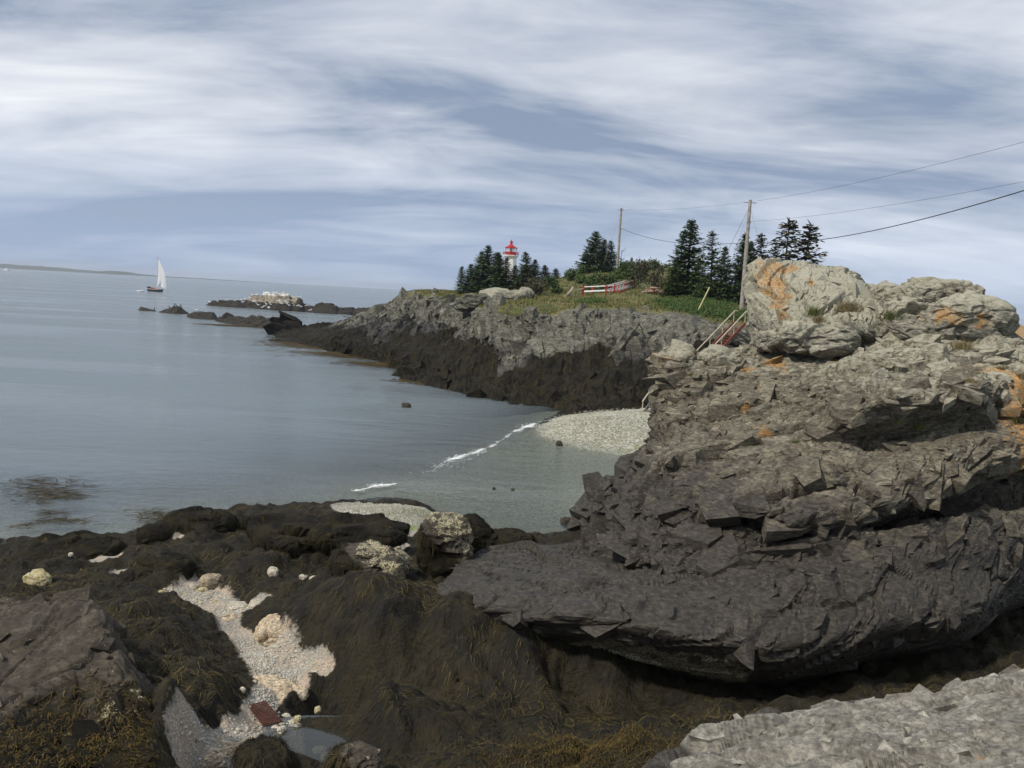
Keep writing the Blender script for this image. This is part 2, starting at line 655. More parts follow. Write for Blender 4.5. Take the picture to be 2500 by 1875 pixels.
def water_mat(name, murk, clear_tint, refl=.68):
    mt, t = new_mat(name)
    p = t.pos()
    a = t.vmul(p, 1.0, 2.1, 1, (0, 0, .25))
    w1 = t.noise(a, .55, 4, .6, .4)
    w2 = t.noise(a, 2.6, 5, .62, .5)
    w3 = t.noise(t.vmul(p, .02, .06, 1), 1.0, 4, .55)
    h = t.math('ADD', t.math('MULTIPLY', w1, 1.0), t.math('MULTIPLY', w2, .30))
    h = t.math('MULTIPLY', h, t.rng(w3, .38, .62, .22, 1.15))
    nm = t.bump(h, 1.0, .30)
    gl = t.n('ShaderNodeBsdfGlossy')
    gl.inputs['Roughness'].default_value = .11
    gl.inputs['Color'].default_value = (1, 1, 1, 1)
    t.put(gl.inputs['Normal'], nm)
    df = t.n('ShaderNodeBsdfDiffuse')
    t.put(df.inputs['Color'], t.mix(t.rng(w3, .3, .7), murk, tuple(x * 1.25 for x in murk)))
    tr = t.n('ShaderNodeBsdfTransparent')
    tr.inputs['Color'].default_value = (*clear_tint, 1)
    m1 = t.n('ShaderNodeMixShader')
    t.put(m1.inputs[0], t.attr('murk'))
    t.put(m1.inputs[1], tr.outputs[0])
    t.put(m1.inputs[2], df.outputs[0])
    fr = t.n('ShaderNodeFresnel')
    fr.inputs['IOR'].default_value = 1.33
    t.put(fr.inputs['Normal'], nm)
    m2 = t.n('ShaderNodeMixShader')
    t.put(m2.inputs[0], t.math('MULTIPLY', fr.outputs[0], refl))
    t.put(m2.inputs[1], m1.outputs[0])
    t.put(m2.inputs[2], gl.outputs[0])
    o = t.n('ShaderNodeOutputMaterial')
    t.put(o.inputs[0], m2.outputs[0])
    return mt


M_SEA = water_mat('sea_water', (.135, .165, .178), (.88, .92, .89))
M_POOL = water_mat('pool_water', (.05, .05, .04), (.80, .84, .78), 1.6)
for nd in M_POOL.node_tree.nodes:
    if nd.type == 'BUMP':
        nd.inputs['Distance'].default_value = .008

# ------------------------------------------------------------------ shore and sea bed: a height function through surveyed spots
CP = [  # photograph x, y, height above the sea
    (0, 1200, -1.4), (300, 1200, -1.3), (600, 1150, -1.2), (750, 1180, -.5), (0, 1290, -.35), (200, 1270, -.45), (300, 1290, -.25), (450, 1225, -.4), (620, 1228, -.35), (760, 1225, -.2),
    (0, 1367, .0), (0, 1400, .35), (0, 1440, .8), (60, 1335, .2), (119, 1320, .6), (200, 1335, .4), (250, 1350, .05), (290, 1338, .0), (330, 1345, .3),
    (374, 1300, .4), (472, 1285, .5), (545, 1290, .2), (580, 1264, .3), (645, 1270, .4), (715, 1268, .5), (781, 1264, .5), (900, 1262, .55), (1000, 1295, .4),
    (600, 1335, .55), (700, 1345, .65), (800, 1345, .6), (900, 1335, .45), (950, 1350, .4), (450, 1330, .5), (300, 1400, .75), (380, 1380, .85), (440, 1400, .65),
    (560, 1400, .75), (700, 1405, .75), (200, 1450, 1.0), (100, 1440, .95), (620, 1450, .9), (600, 1375, 1.0), (520, 1350, .8), (760, 1305, .75), (850, 1300, .75), (240, 1385, .7), (150, 1385, .75),
    (465, 1408, .55), (440, 1450, .65), (510, 1460, .65), (560, 1495, .75), (548, 1551, .85), (640, 1560, .95), (600, 1600, .95), (700, 1620, 1.0), (780, 1640, 1.1),
    (650, 1680, 1.15), (660, 1730, 1.2), (640, 1790, 1.3), (520, 1850, 1.4), (480, 1890, 1.4), (610, 1655, 1.15),
    (790, 1820, 1.15), (720, 1800, 1.3), (850, 1790, 1.15), (700, 1845, 1.4), (770, 1880, 1.25), (880, 1850, 1.3), (740, 1755, 1.4), (800, 1745, 1.6), (860, 1750, 1.6),
    (300, 1480, 1.45), (400, 1505, 1.4), (480, 1502, 1.15), (525, 1555, 1.2), (420, 1600, 1.75), (540, 1640, 1.45), (585, 1660, 1.35), (350, 1620, 2.0),
    (450, 1700, 1.95), (555, 1735, 1.65), (600, 1700, 1.4), (565, 1815, 1.42), (510, 1862, 1.45), (603, 1782, 1.36), (470, 1800, 1.9), (420, 1800, 2.1), (350, 1760, 2.2), (400, 1890, 2.0), (650, 1870, 1.6),
    (200, 1600, 1.9), (100, 1700, 1.8), (300, 1750, 1.9), (0, 1600, 1.9), (0, 1850, 1.7), (250, 1870, 1.7), (100, 1520, 1.6), (-150, 1600, 2.0), (-150, 1450, 1.0), (-150, 1350, .2),
    (662, 1478, 1.2), (749, 1440, 1.45), (880, 1432, 1.8), (1031, 1432, 2.0), (1000, 1500, 2.1), (800, 1500, 1.85), (720, 1500, 1.6), (900, 1560, 1.85), (1000, 1600, 1.65), (660, 1530, 1.05), (745, 1600, 1.15),
    (830, 1637, 1.2), (900, 1655, 1.3), (1000, 1665, 1.35), (1150, 1560, 1.95), (1150, 1500, 2.2), (1200, 1620, 1.65), (1150, 1680, 1.35), (1300, 1620, 1.7), (1300, 1570, 1.9), (1400, 1680, 1.25), (1500, 1720, 1.2), (1450, 1640, 1.5),
    (980, 1697, 1.75), (900, 1720, 1.65), (1080, 1722, 1.75), (895, 1800, 1.45), (1000, 1835, 1.5), (1130, 1800, 1.6), (1200, 1750, 1.4), (1000, 1770, 1.72),
    (1600, 1720, 1.15), (1700, 1700, 1.2), (1900, 1690, 1.2), (2100, 1670, 1.3), (2300, 1630, 1.4), (2500, 1600, 1.5), (1400, 1800, 1.7), (1200, 1850, 1.9), (1000, 1880, 1.8), (860, 1890, 1.6),
    (1600, 1790, 1.9), (1500, 1860, 2.5), (1650, 1840, 2.6), (1300, 1890, 2.3), (1800, 1800, 2.2), (2000, 1790, 2.2), (2300, 1750, 2.4), (1720, 1745, 1.5), (1900, 1735, 1.6),
    (1200, 1352, 1.0), (1290, 1345, 1.1), (1443, 1310, 1.2), (1150, 1340, .8), (1100, 1325, .65), (1150, 1295, .3), (1240, 1322, .3), (1330, 1318, .2), (1040, 1340, .7), (1180, 1318, .5),
    (1600, 1350, 1.2), (1800, 1330, 1.2), (2000, 1330, 1.2), (2300, 1330, 1.0), (2000, 1230, .8), (2300, 1200, .3), (2495, 1475, .5), (2520, 1425, -.4), (2620, 1400, -.8), (2620, 1520, .9), (2600, 1250, -1),
    # shallow bar between the two shingle spits
    (860, 1233, .04), (920, 1238, .36), (1000, 1255, .42), (1050, 1250, .2), (1080, 1262, -.05), (1045, 1288, .4), (1100, 1290, -.05), (1180, 1280, -.12), (850, 1215, -.12),
    (1000, 1180, -.14), (1200, 1210, -.18), (1200, 1110, -.14), (1350, 1250, -.2), (1450, 1160, -.14), (1300, 1300, -.12), (1400, 1280, -.2), (1340, 1120, -.12), (1150, 1130, -.3), (1000, 1140, -.7), (900, 1170, -.45),
    (1310, 1062, -.02), (1330, 1045, .12), (1400, 1035, .5), (1500, 1030, .75), (1600, 1025, .85), (1600, 1080, .35), (1450, 1103, .0), (1380, 1085, .0), (1540, 1116, .0), (1600, 1130, .0), (1700, 1020, 1.1), (1650, 1010, 1.1), (1500, 1006, .9), (1420, 1006, .6), (1380, 1010, .1),
    (1280, 1040, -.35), (1240, 1000, -.8), (1340, 1004, -.2), (1100, 1080, -1.0), (1000, 1060, -2.0), (1100, 985, -1.2), (900, 960, -2.5), (700, 1000, -3.5), (400, 1100, -3.0), (0, 1050, -3.5), (940, 905, -.5), (880, 885, -.35), (800, 862, -.35), (720, 846, -.4),
]
cw = np.array([PZ(*c) for c in CP])
extra = np.array([(-30, 8, 1.5), (-34, 20, .5), (-45, 40, -4), (-60, 90, -5), (-80, 140, -6), (0, 140, -1), (40, 120, 1), (40, 70, 1), (24, 45, -1), (30, 25, -2), (22, 12, 1.2), (0, 3, 2.4), (-14, 4, 2), (14, 4, 3), (26, 60, .5), (-40, 60, -5), (-20, 110, -4)])
cw = np.vstack([cw, extra])


def _phi(a, b):
    d2 = ((a[:, None, :2] - b[None, :, :2])**2).sum(-1)
    return np.sqrt(d2 + .65**2)


_A = _phi(cw, cw)
_mean = 0.0
_w = np.linalg.solve(_A - 1e-3 * np.eye(len(cw)), cw[:, 2] - _mean)


def base_h(x, y):
    q = np.stack([np.ravel(x), np.ravel(y)], 1)
    out = np.empty(len(q))
    for i in range(0, len(q), 40000):
        out[i:i + 40000] = _phi(q[i:i + 40000], cw) @ _w
    return out.reshape(np.shape(x))


def capsules(x, y, segs):
    """largest of soft capsule masks; segs: list of ((px,py,z,r),(px,py,z,r)) -> 1 inside, 0 outside, .5 at the rim"""
    best = np.zeros_like(x)
    for a, b in segs:
        A_, B_ = PZ(a[0], a[1], a[2]), PZ(b[0], b[1], b[2])
        ab = B_[:2] - A_[:2]
        L2 = max(1e-6, ab @ ab)
        t = np.clip(((x - A_[0]) * ab[0] + (y - A_[1]) * ab[1]) / L2, 0, 1)
        d = np.hypot(x - A_[0] - t * ab[0], y - A_[1] - t * ab[1])
        r = a[3] + (b[3] - a[3]) * t
        best = np.maximum(best, np.clip(1 - .5 * d / r, 0, 1))
    return best


def chain(*pts):
    return list(zip(pts[:-1], pts[1:]))


GULLY = chain((468, 1402, .55, 0.086), (470, 1425, .6, 0.216), (450, 1447, .65, 0.446), (500, 1462, .65, 0.540), (545, 1490, .75, 0.396), (556, 1535, .85, 0.245), (620, 1572, .95, 0.446), (665, 1615, 1.0, 0.490), (690, 1655, 1.1, 0.432), (660, 1690, 1.2, 0.245), (640, 1725, 1.2, 0.230), (625, 1775, 1.3, 0.245), (560, 1815, 1.45, 0.288), (500, 1870, 1.4, 0.360), (470, 1910, 1.4, 0.360)) \
    + chain((665, 1610, 1.0, 0.360), (795, 1640, 1.1, 0.158)) + chain((640, 1480, .8, 0.216), (600, 1500, .8, 0.216)) + chain((640, 1755, 1.25, 0.288), (700, 1800, 1.35, 0.252)) + chain((710, 1855, 1.4, 0.158), (690, 1835, 1.4, 0.180)) + chain((860, 1850, 1.5, 0.144), (830, 1870, 1.5, 0.158)) + chain((745, 1710, 1.35, 0.086), (770, 1700, 1.35, 0.086))
PATCH = chain((445, 1312, .5, .25), (480, 1300, .5, .32)) + chain((240, 1370, .6, .25), (275, 1362, .55, .25)) + chain((285, 1408, .75, .2), (300, 1400, .75, .25)) + chain((990, 1310, .45, .2), (1018, 1288, .45, .3)) + chain((960, 1345, .45, .18), (985, 1335, .45, .2))
SPIT = chain((860, 1238, .1, .9), (920, 1245, .28, 1.5), (1000, 1262, .3, 1.6), (1055, 1262, .1, .9)) + chain((1000, 1262, .3, 1.2), (1040, 1290, .3, .8))
BEACH = chain((1345, 1045, .2, 2.2), (1430, 1045, .5, 4.5), (1520, 1060, .6, 5.5), (1640, 1060, .6, 6), (1760, 1040, .8, 6))


def ground_masks(x, y, z):
    sand = np.maximum(capsules(x, y, GULLY), capsules(x, y, PATCH))
    sh = np.maximum(capsules(x, y, SPIT), capsules(x, y, BEACH))
    under = np.maximum(smooth(.06, -.06, z), .75 * smooth(.16, .05, z))
    # the sea bed of the cove is shingle too
    bed = smooth(-.02, -.12, z)
    shingle = np.maximum(smooth(.35, .6, sh), bed)
    return sand, shingle, under


def ground_detail(x, y, z, far=False):
    p = np.stack([x.ravel(), y.ravel(), np.zeros(x.size)], 1)
    sand, shingle, under = ground_masks(x, y, z)
    k = 1 - np.maximum(smooth(.4, .62, sand) * .72, shingle * .93)
    k = k * smooth(-.5, .1, z)
    pc_ = PZ(785, 1815, 1.4)
    k = k * smooth(.75, 1.25, np.hypot((x - pc_[0]) * 1.1, (y - pc_[1]) * .9))
    lump = np.abs(fbm(p, .75, 3, .5, 3)).reshape(x.shape) * .48
    lump2 = (fbm(p, 1.9, 4, .55, 9, True)).reshape(x.shape) * .085
    fine = fbm(p, 6.5, 3, .55, 21).reshape(x.shape) * .035
    z2 = z + k * (lump - .10 + lump2) + fine * (.35 + .65 * k)
    return z2, sand, shingle, under, k


# near shore, mesh finer close to where one stands
tt = np.linspace(-.74, .9, 560)
ss = np.exp(np.linspace(math.log(5.5), math.log(36.5), 320))
TX, TY = np.meshgrid(tt, ss)
GX, GY = TX * TY, TY
GZ0 = base_h(GX, GY)
GZ, sand, shingle, under, kk = ground_detail(GX, GY, GZ0)
algae = np.clip(smooth(.05, .3, shingle), 0, 1) * smooth(1.0, 5.0, GX + 7.5)
me = mk_mesh('shore', np.stack([GX, GY, GZ], -1), grid_faces(*GX.shape), M_GROUND, dict(sand=sand, shingle=shingle, under=under, algae=algae))
shore = tag(obj('shore', me), kind='structure')


def near_h(x, y):
    """height of the near shore mesh at x, y"""
    t = (x / y - tt[0]) / (tt[1] - tt[0])
    s = (np.log(y) - math.log(5.5)) / ((math.log(36.5) - math.log(5.5)) / 319)
    t = np.clip(t, 0, len(tt) - 1.001)
    s = np.clip(s, 0, 318.999)
    i, j = t.astype(int), s.astype(int)
    a, b = t - i, s - j
    return (GZ[j, i] * (1 - a) + GZ[j, i + 1] * a) * (1 - b) + (GZ[j + 1, i] * (1 - a) + GZ[j + 1, i + 1] * a) * b


# far sea bed and shingle beach
bx, by = np.meshgrid(np.linspace(-45, 42, 260), np.linspace(35.8, 80, 160))
bz0 = np.clip(base_h(bx, by), -6, 1.3)
bz, sd_, sh_, un_, k_ = ground_detail(bx, by, bz0)
bz = np.where(sh_ > .3, bz, bz0 - .1)
sh_ = np.maximum(sh_, smooth(.0, .1, bz0))
alg = smooth(50, 45, by) * smooth(3, 8, bx) * .9 + .25
me = mk_mesh('beach', np.stack([bx, by, bz - .02], -1), grid_faces(*bx.shape), M_GROUND, dict(sand=sd_ * 0, shingle=sh_, under=un_, algae=alg))
tag(obj('shingle_beach', me), kind='structure')

# ------------------------------------------------------------------ sea
def axis(lo, hi, step, far):
    c = list(np.arange(lo, hi + 1e-6, step))
    s, a, b = step, lo, hi
    left, right = [], []
    while a > -far or b < far:
        s *= 1.16
        if a > -far:
            a = max(-far, a - s)
            left.append(a)
        if b < far:
            b = min(far, b + s)
            right.append(b)
    return np.array(left[::-1] + c + right)


ax, ay = axis(-40, 30, .55, 6600.), axis(14, 72, .42, 6600.)
sx, sy = np.meshgrid(ax, ay)
inside = (sx > -60) & (sx < 45) & (sy > 5) & (sy < 95)
dep = np.full(sx.shape, 6.0)
dep[inside] = np.maximum(-base_h(sx[inside], sy[inside]), 0)
murk = 1 - np.exp(-1.25 * dep)
murk = np.where(inside & (np.abs(sx) < .9 * np.maximum(sy, 1)) & (sy > 9), murk, 1)
me = mk_mesh('sea', np.stack([sx, sy, np.zeros_like(sx)], -1), grid_faces(*sx.shape), M_SEA, dict(murk=murk))
tag(obj('sea', me), kind='structure')

# tide pool
pz = 1.385
c = PZ(790, 1815, pz)
n = 40
ang = np.linspace(0, 2 * math.pi, n, endpoint=False)
ring = [(c[0] + (.95 + .12 * math.sin(3 * a)) * math.cos(a), c[1] + (1.0 + .15 * math.cos(2 * a)) * math.sin(a), pz) for a in ang]
pm = MB()
pm.poly([(c[0], c[1], pz)] + ring, [(0, 1 + i, 1 + (i + 1) % n) for i in range(n)])
po = pm.build('tide_pool', M_POOL)
at = po.data.attributes.new('murk', 'FLOAT', 'POINT')
at.data.foreach_set('value', np.full(len(po.data.vertices), .55, np.float32))
tag(po, kind='structure')


# ------------------------------------------------------------------ rock lofts
def rowP(row, k=1.0, kp=1.0):
    return [P(a, b, d * k) for a, b, d in row]


def spots(V, lst):
    """soft round masks at photographed spots on a surface; lst of (px,py,D,r)"""
    o = np.zeros(len(V))
    for px, py, D, r in lst:
        c = P(px, py, D)
        d = np.linalg.norm((V - c) * np.array([1, .45, 1]), axis=1)
        o = np.maximum(o, np.clip(1.25 - d / r, 0, 1))
    return o


def rock_grid(G, A, big=(1.3, .16), midl=(.45, .07), small=(.16, .026), stretch=(2.3, 2.0, .5), seed=1, wave=.05, crack=.10, out=1):
    """angular layered rock: tilted slabs of three sizes standing proud of each other, a few deep joints"""
    Nn = grid_normals(G)
    V = G.reshape(-1, 3)
    n = Nn.reshape(-1, 3)
    n = n * out                                   # the side one sees is the outside
    wv_ = np.stack([fbm(V, .45, 2, .5, seed + 5 + i) for i in range(3)], 1) * .45
    Q = V + wv_
    d = 0
    for (s_, a_), sd0 in ((big, 11), (midl, 12), (small, 13)):
        if a_ <= 0:
            continue
        f, e = facets(Q, s_, seed + sd0, A, stretch)
        d = d + a_ * f
        if sd0 == 11:
            d = d - crack * smooth(.07, 0., e)
        elif sd0 == 12:
            d = d - crack * .3 * smooth(.06, 0., e)
    d = d + wave * fbm(V @ A * np.array([1, 1, 3.5]), 1.1, 4, .55, seed + 3)
    d = d * (1 - .5 * smooth(-.2, -.7, n[:, 2]))
    return V + n * d[:, None], n


def chunks(parent, V, n, A, count, size, mat, attrs, seed, mask=None, prot=(.12, .5), shape=(1.0, .62, .22), spread=.16, power=1.7):
    """angular slabs of the same rock standing proud of its face along the bedding; one joined part"""
    rg = np.random.default_rng(seed)
    pw = np.ones(len(V)) if mask is None else np.clip(mask, 1e-9, None)
    idx = rg.choice(len(V), count, p=pw / pw.sum())
    p, nn_ = V[idx], n[idx]
    sz = size[0] * (size[1] / size[0])**(rg.random(count)**power)
    dims = sz[:, None] * np.array(shape) * rg.uniform(.65, 1.35, (count, 3))
    z = np.tile(A[:, 2], (count, 1)) + rg.normal(0, spread, (count, 3))
    z /= np.linalg.norm(z, axis=1, keepdims=True)
    x = np.cross(z, nn_) + rg.normal(0, .45, (count, 3))
    x -= z * (x * z).sum(1, keepdims=True)
    x /= np.linalg.norm(x, axis=1, keepdims=True) + 1e-9
    y = np.cross(z, x)
    hn = .5 * (np.abs((x * nn_).sum(1)) * dims[:, 0] + np.abs((y * nn_).sum(1)) * dims[:, 1] + np.abs((z * nn_).sum(1)) * dims[:, 2])
    c = p - nn_ * (hn * (1 - rg.uniform(prot[0], prot[1], count)))[:, None]
    K = 5
    ang = (np.arange(K) + rg.uniform(-.42, .42, (count, K))) * 2 * math.pi / K
    rad = rg.uniform(.72, 1.1, (count, K)) * .58
    top = rg.uniform(.78, 1.0, (count, 1))
    sh = rg.normal(0, .10, (count, 2))
    Vs = []
    for lv, sc_ in ((-.5, np.ones((count, 1))), (.5, top)):
        lx = (np.cos(ang) * rad * sc_ + (sh[:, :1] if lv > 0 else 0)) * dims[:, :1]
        lyy = (np.sin(ang) * rad * sc_ + (sh[:, 1:] if lv > 0 else 0)) * dims[:, 1:2]
        lz = (lv + rg.normal(0, .13, (count, K)) + .22 * np.cos(ang + 1.0) * rg.normal(0, 1, (count, 1))) * dims[:, 2:]
        Vs.append(c[:, None] + lx[..., None] * x[:, None] + lyy[..., None] * y[:, None] + lz[..., None] * z[:, None])
    W = np.concatenate(Vs, 1).reshape(-1, 3)
    fl = []
    for k in range(K):
        k2 = (k + 1) % K
        fl += [(k, k2, K + k2), (k, K + k2, K + k)]
    for k in range(1, K - 1):
        fl += [(K, K + k, K + k + 1), (0, k + 1, k)]
    FF = (np.array(fl)[None] + (np.arange(count) * 2 * K)[:, None, None]).reshape(-1, 3)
    at = {a: np.repeat(np.asarray(v_)[idx], 2 * K) for a, v_ in attrs.items()}
    at['tint'] = np.repeat(rg.uniform(-.36, .36, count), 2 * K)
    o = obj('rock_slab', mk_mesh('rock_slab', W, FF, mat, at, False), parent)
    o['kind'] = 'stuff'
    return o


A_OUT = frame_from((-.30, -.35, .88))
L = [
    [(1150, 1540, 19.6), (1300, 1580, 19.2), (1500, 1610, 18.8), (1800, 1660, 19), (2100, 1620, 19.6), (2300, 1590, 20), (2450, 1500, 21), (2600, 1440, 22)],
    [(1066, 1457, 17.3), (1144, 1504, 16.6), (1204, 1528, 16.3), (1361, 1558, 16), (1500, 1580, 15.8), (1600, 1608, 15.5), (1798, 1653, 15.2), (1897, 1658, 15.2), (2007, 1633, 15.5), (2121, 1598, 16), (2345, 1554, 16.8), (2395, 1524, 17.2), (2469, 1449, 18.5), (2600, 1390, 20)],
    [(1066, 1444, 17.2), (1144, 1482, 16.4), (1204, 1492, 16), (1361, 1502, 15.6), (1500, 1512, 15.2), (1600, 1532, 14.9), (1798, 1572, 14.7), (1897, 1572, 14.7), (2007, 1562, 15), (2121, 1532, 15.4), (2345, 1492, 16.2), (2395, 1472, 16.6), (2450, 1424, 17.8), (2600, 1372, 19.5)],
    [(1075, 1427, 17.6), (1150, 1445, 16.8), (1250, 1450, 16.4), (1380, 1442, 16.3), (1500, 1442, 16.2), (1600, 1460, 15.8), (1750, 1480, 15.5), (1900, 1470, 15.5), (2100, 1440, 16), (2300, 1400, 16.8), (2450, 1385, 18), (2600, 1350, 19.5)],
    [(1100, 1402, 18.5), (1200, 1388, 18.5), (1300, 1388, 18.5), (1420, 1392, 18.3), (1520, 1402, 17.9), (1620, 1420, 16.9), (1750, 1425, 16.3), (1900, 1400, 16.2), (2100, 1370, 16.6), (2280, 1340, 17.1), (2450, 1330, 18.2), (2600, 1310, 19.6)],
    [(1112, 1388, 19.7), (1204, 1342, 21.4), (1280, 1333, 22), (1361, 1330, 23), (1450, 1316, 24), (1540, 1340, 22), (1640, 1375, 18.6), (1760, 1365, 17.3), (1900, 1325, 17.2), (2100, 1300, 17.5), (2280, 1270, 18), (2450, 1250, 19.2), (2600, 1240, 20.6)],
]
rows = [rowP(r + [(2900, r[-1][1] - 25, r[-1][2] + 3.2)], .955) for r in L]
rows.append([p + np.array([0, 1.3, -1.6]) for p in rows[-1]])
G, v = loft(rows, 440, 195)
V, nn = rock_grid(G, A_OUT, (1.3, .13), (.5, .05), (.2, .0), seed=3, wave=.04)
px_ = V[:, 0]
coat_shade = np.clip(smooth(5.3, 3.0, V[:, 2]) * .92, 0, 1)  # tidal coat carried up the ledge face, part of it painted shade
barn = spots(V, [(1560, 1600, 15, .55), (1640, 1618, 14.8, .55), (1720, 1640, 14.5, .5), (1780, 1650, 14.5, .5), (1480, 1585, 15.1, .5), (1160, 1502, 15.8, .28), (1420, 1590, 15.2, .35), (1300, 1560, 15.4, .4)])
weed = np.clip(smooth(1.75, 1.5, V[:, 2]), 0, 1) * smooth(3.5, 2.5, V[:, 0])
zero = np.zeros(len(V))
me = mk_mesh('ledge', V, grid_faces(*G.shape[:2]), M_OUT, dict(coat_shade=coat_shade, barn=barn, weed=weed, pale=zero, orange=zero), False)
vv_l = np.repeat(v, G.shape[1])
_lo = tag(obj('rock_ledge', me), 'low black wave-worn ledge jutting left from under the big outcrop', 'rock ledge')
chunks(_lo, V, nn, A_OUT, 1900, (.14, 1.0), M_OUT, dict(coat_shade=coat_shade, barn=barn * .5, weed=weed, pale=zero, orange=zero), 5, smooth(-1.0, -.2, nn[:, 2]) * (vv_l < 5.2) * (vv_l > .8) * (.35 + smooth(.5, 3, V[:, 0])), (.06, .42), (1., .64, .26), .14)

Mn = [
    [(1475, 1335, 25), (1450, 1322, 22.8), (1509, 1384, 20.8), (1599, 1414, 18.8), (1668, 1455, 17.8), (1800, 1480, 17.6), (2000, 1450, 17.6), (2200, 1430, 18), (2400, 1390, 19), (2600, 1350, 20.5)],
    [(1470, 1272, 25), (1431, 1270, 22.5), (1480, 1332, 20.5), (1590, 1372, 18), (1700, 1392, 17), (1850, 1392, 16.6), (2000, 1392, 16.6), (2200, 1372, 17), (2400, 1342, 18), (2600, 1320, 19.5)],
    [(1490, 1217, 25.5), (1462, 1218, 23), (1530, 1247, 20.5), (1620, 1272, 18.8), (1720, 1292, 18), (1867, 1290, 17.7), (1972, 1325, 18.6), (2096, 1310, 19.2), (2245, 1258, 19.6), (2395, 1190, 20.2), (2600, 1150, 20.8)],
    [(1535, 1168, 25.8), (1513, 1166, 23.5), (1560, 1192, 21), (1640, 1217, 19), (1740, 1232, 18), (1867, 1245, 17.2), (1972, 1282, 16.9), (2096, 1270, 17), (2245, 1220, 17.6), (2395, 1150, 18.4), (2600, 1100, 19.4)],
    [(1565, 1118, 26), (1543, 1121, 24), (1600, 1132, 21.5), (1690, 1152, 19.8), (1800, 1162, 18.8), (1900, 1152, 18.3), (2000, 1142, 18), (2100, 1132, 18), (2245, 1112, 18.2), (2380, 1072, 18.8), (2600, 1040, 19.8)],
    [(1610, 1064, 26.5), (1599, 1068, 24.5), (1660, 1077, 22.5), (1750, 1087, 21), (1850, 1092, 20.2), (1960, 1087, 19.6), (2060, 1078, 19.6), (2155, 1086, 20.1), (2250, 1068, 20.1), (2360, 1043, 20), (2420, 1022, 20.2), (2600, 1000, 20.5)],
    [(1622, 1002, 27), (1607, 1006, 25), (1680, 1022, 23.5), (1780, 1037, 22.3), (1900, 1042, 21.3), (2000, 1040, 20.6), (2074, 1010, 19.3), (2150, 980, 19), (2245, 970, 19.1), (2386, 948, 19.3), (2425, 978, 20.2), (2600, 950, 21)],
    [(1626, 932, 27.5), (1612, 936, 25.5), (1700, 952, 24.5), (1800, 962, 23.8), (1920, 962, 23), (2050, 952, 22), (2150, 937, 21.5), (2300, 917, 21.2), (2420, 912, 21.5), (2600, 900, 22)],
    [(1636, 882, 28), (1624, 880, 26), (1660, 880, 25.8), (1694, 898, 25.8), (1780, 898, 25.5), (1900, 900, 25), (2050, 887, 24.3), (2200, 872, 23.5), (2350, 857, 23), (2476, 852, 23), (2600, 865, 23.5)],
    [(1645, 870, 28.5), (1658, 866, 26.6), (1694, 890, 26.6), (1721, 882, 26.8), (1780, 872, 27), (1834, 860, 27.2), (1950, 854, 27.2), (2065, 850, 26.5), (2180, 805, 26), (2300, 795, 25.5), (2420, 802, 25), (2476, 822, 24.5), (2600, 870, 24.5)],
]
rows = [rowP(r + [(2900, r[-1][1] - 20, r[-1][2] + 3.2)], .965) for r in Mn]
rows.append([p + np.array([0, 2.0, -.3]) for p in rows[-1]])
rows.append([p + np.array([0, 2.6, -7.0]) for p in rows[-2]])
G, v = loft(rows, 440, 400)
V, nn = rock_grid(G, A_OUT, (1.7, .42), (.55, .15), (.19, .04), seed=7, wave=.08, crack=.22)
vv = np.repeat(v, G.shape[1])
upn = np.clip(nn[:, 2], 0, 1)
coat_shade = np.clip(smooth(6.2, 3.2, V[:, 2]), 0, 1) * .85  # tidal black low down; its upper reach paints the front face's shade
pale = np.clip(smooth(5.2, 7.0, V[:, 2]) * .42 + .16 * upn, 0, 1)
orange = spots(V, [(1655, 865, 25.3, .42), (1895, 885, 24.2, .42), (1910, 920, 23.8, .36), (1870, 950, 23.2, .3), (1820, 905, 24.2, .22), (1875, 1065, 20.0, .36), (2430, 950, 20.6, .8), (2470, 960, 20.4, .8), (2445, 1010, 20.0, .7), (2455, 1075, 19.2, .8), (2490, 1060, 19.4, .8), (2480, 1130, 18.8, .7), (2490, 1200, 18.6, .5), (2405, 1330, 17.6, .3), (1720, 985, 23.4, .25), (1830, 1000, 22, .3), (2040, 870, 24, .35)])
me = mk_mesh('outcrop', V, grid_faces(*G.shape[:2]), M_OUT, dict(coat_shade=coat_shade, barn=zero[:1].repeat(len(V)), weed=zero[:1].repeat(len(V)), pale=pale, orange=orange), False)
_lo = tag(obj('rock_outcrop', me), 'massive layered grey-brown rock outcrop filling the right side above the ledge', 'rock outcrop')
_ka = dict(coat_shade=coat_shade, barn=0 * coat_shade, weed=0 * coat_shade, pale=pale, orange=orange)
_vis = (vv > .6) * (vv < 9.6)
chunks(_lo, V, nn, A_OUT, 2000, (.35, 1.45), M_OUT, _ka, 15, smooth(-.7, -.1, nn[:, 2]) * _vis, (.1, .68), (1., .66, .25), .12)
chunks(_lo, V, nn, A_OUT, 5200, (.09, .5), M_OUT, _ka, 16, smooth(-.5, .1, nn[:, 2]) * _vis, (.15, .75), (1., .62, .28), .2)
OUT_V, OUT_F = V, grid_faces(*G.shape[:2])

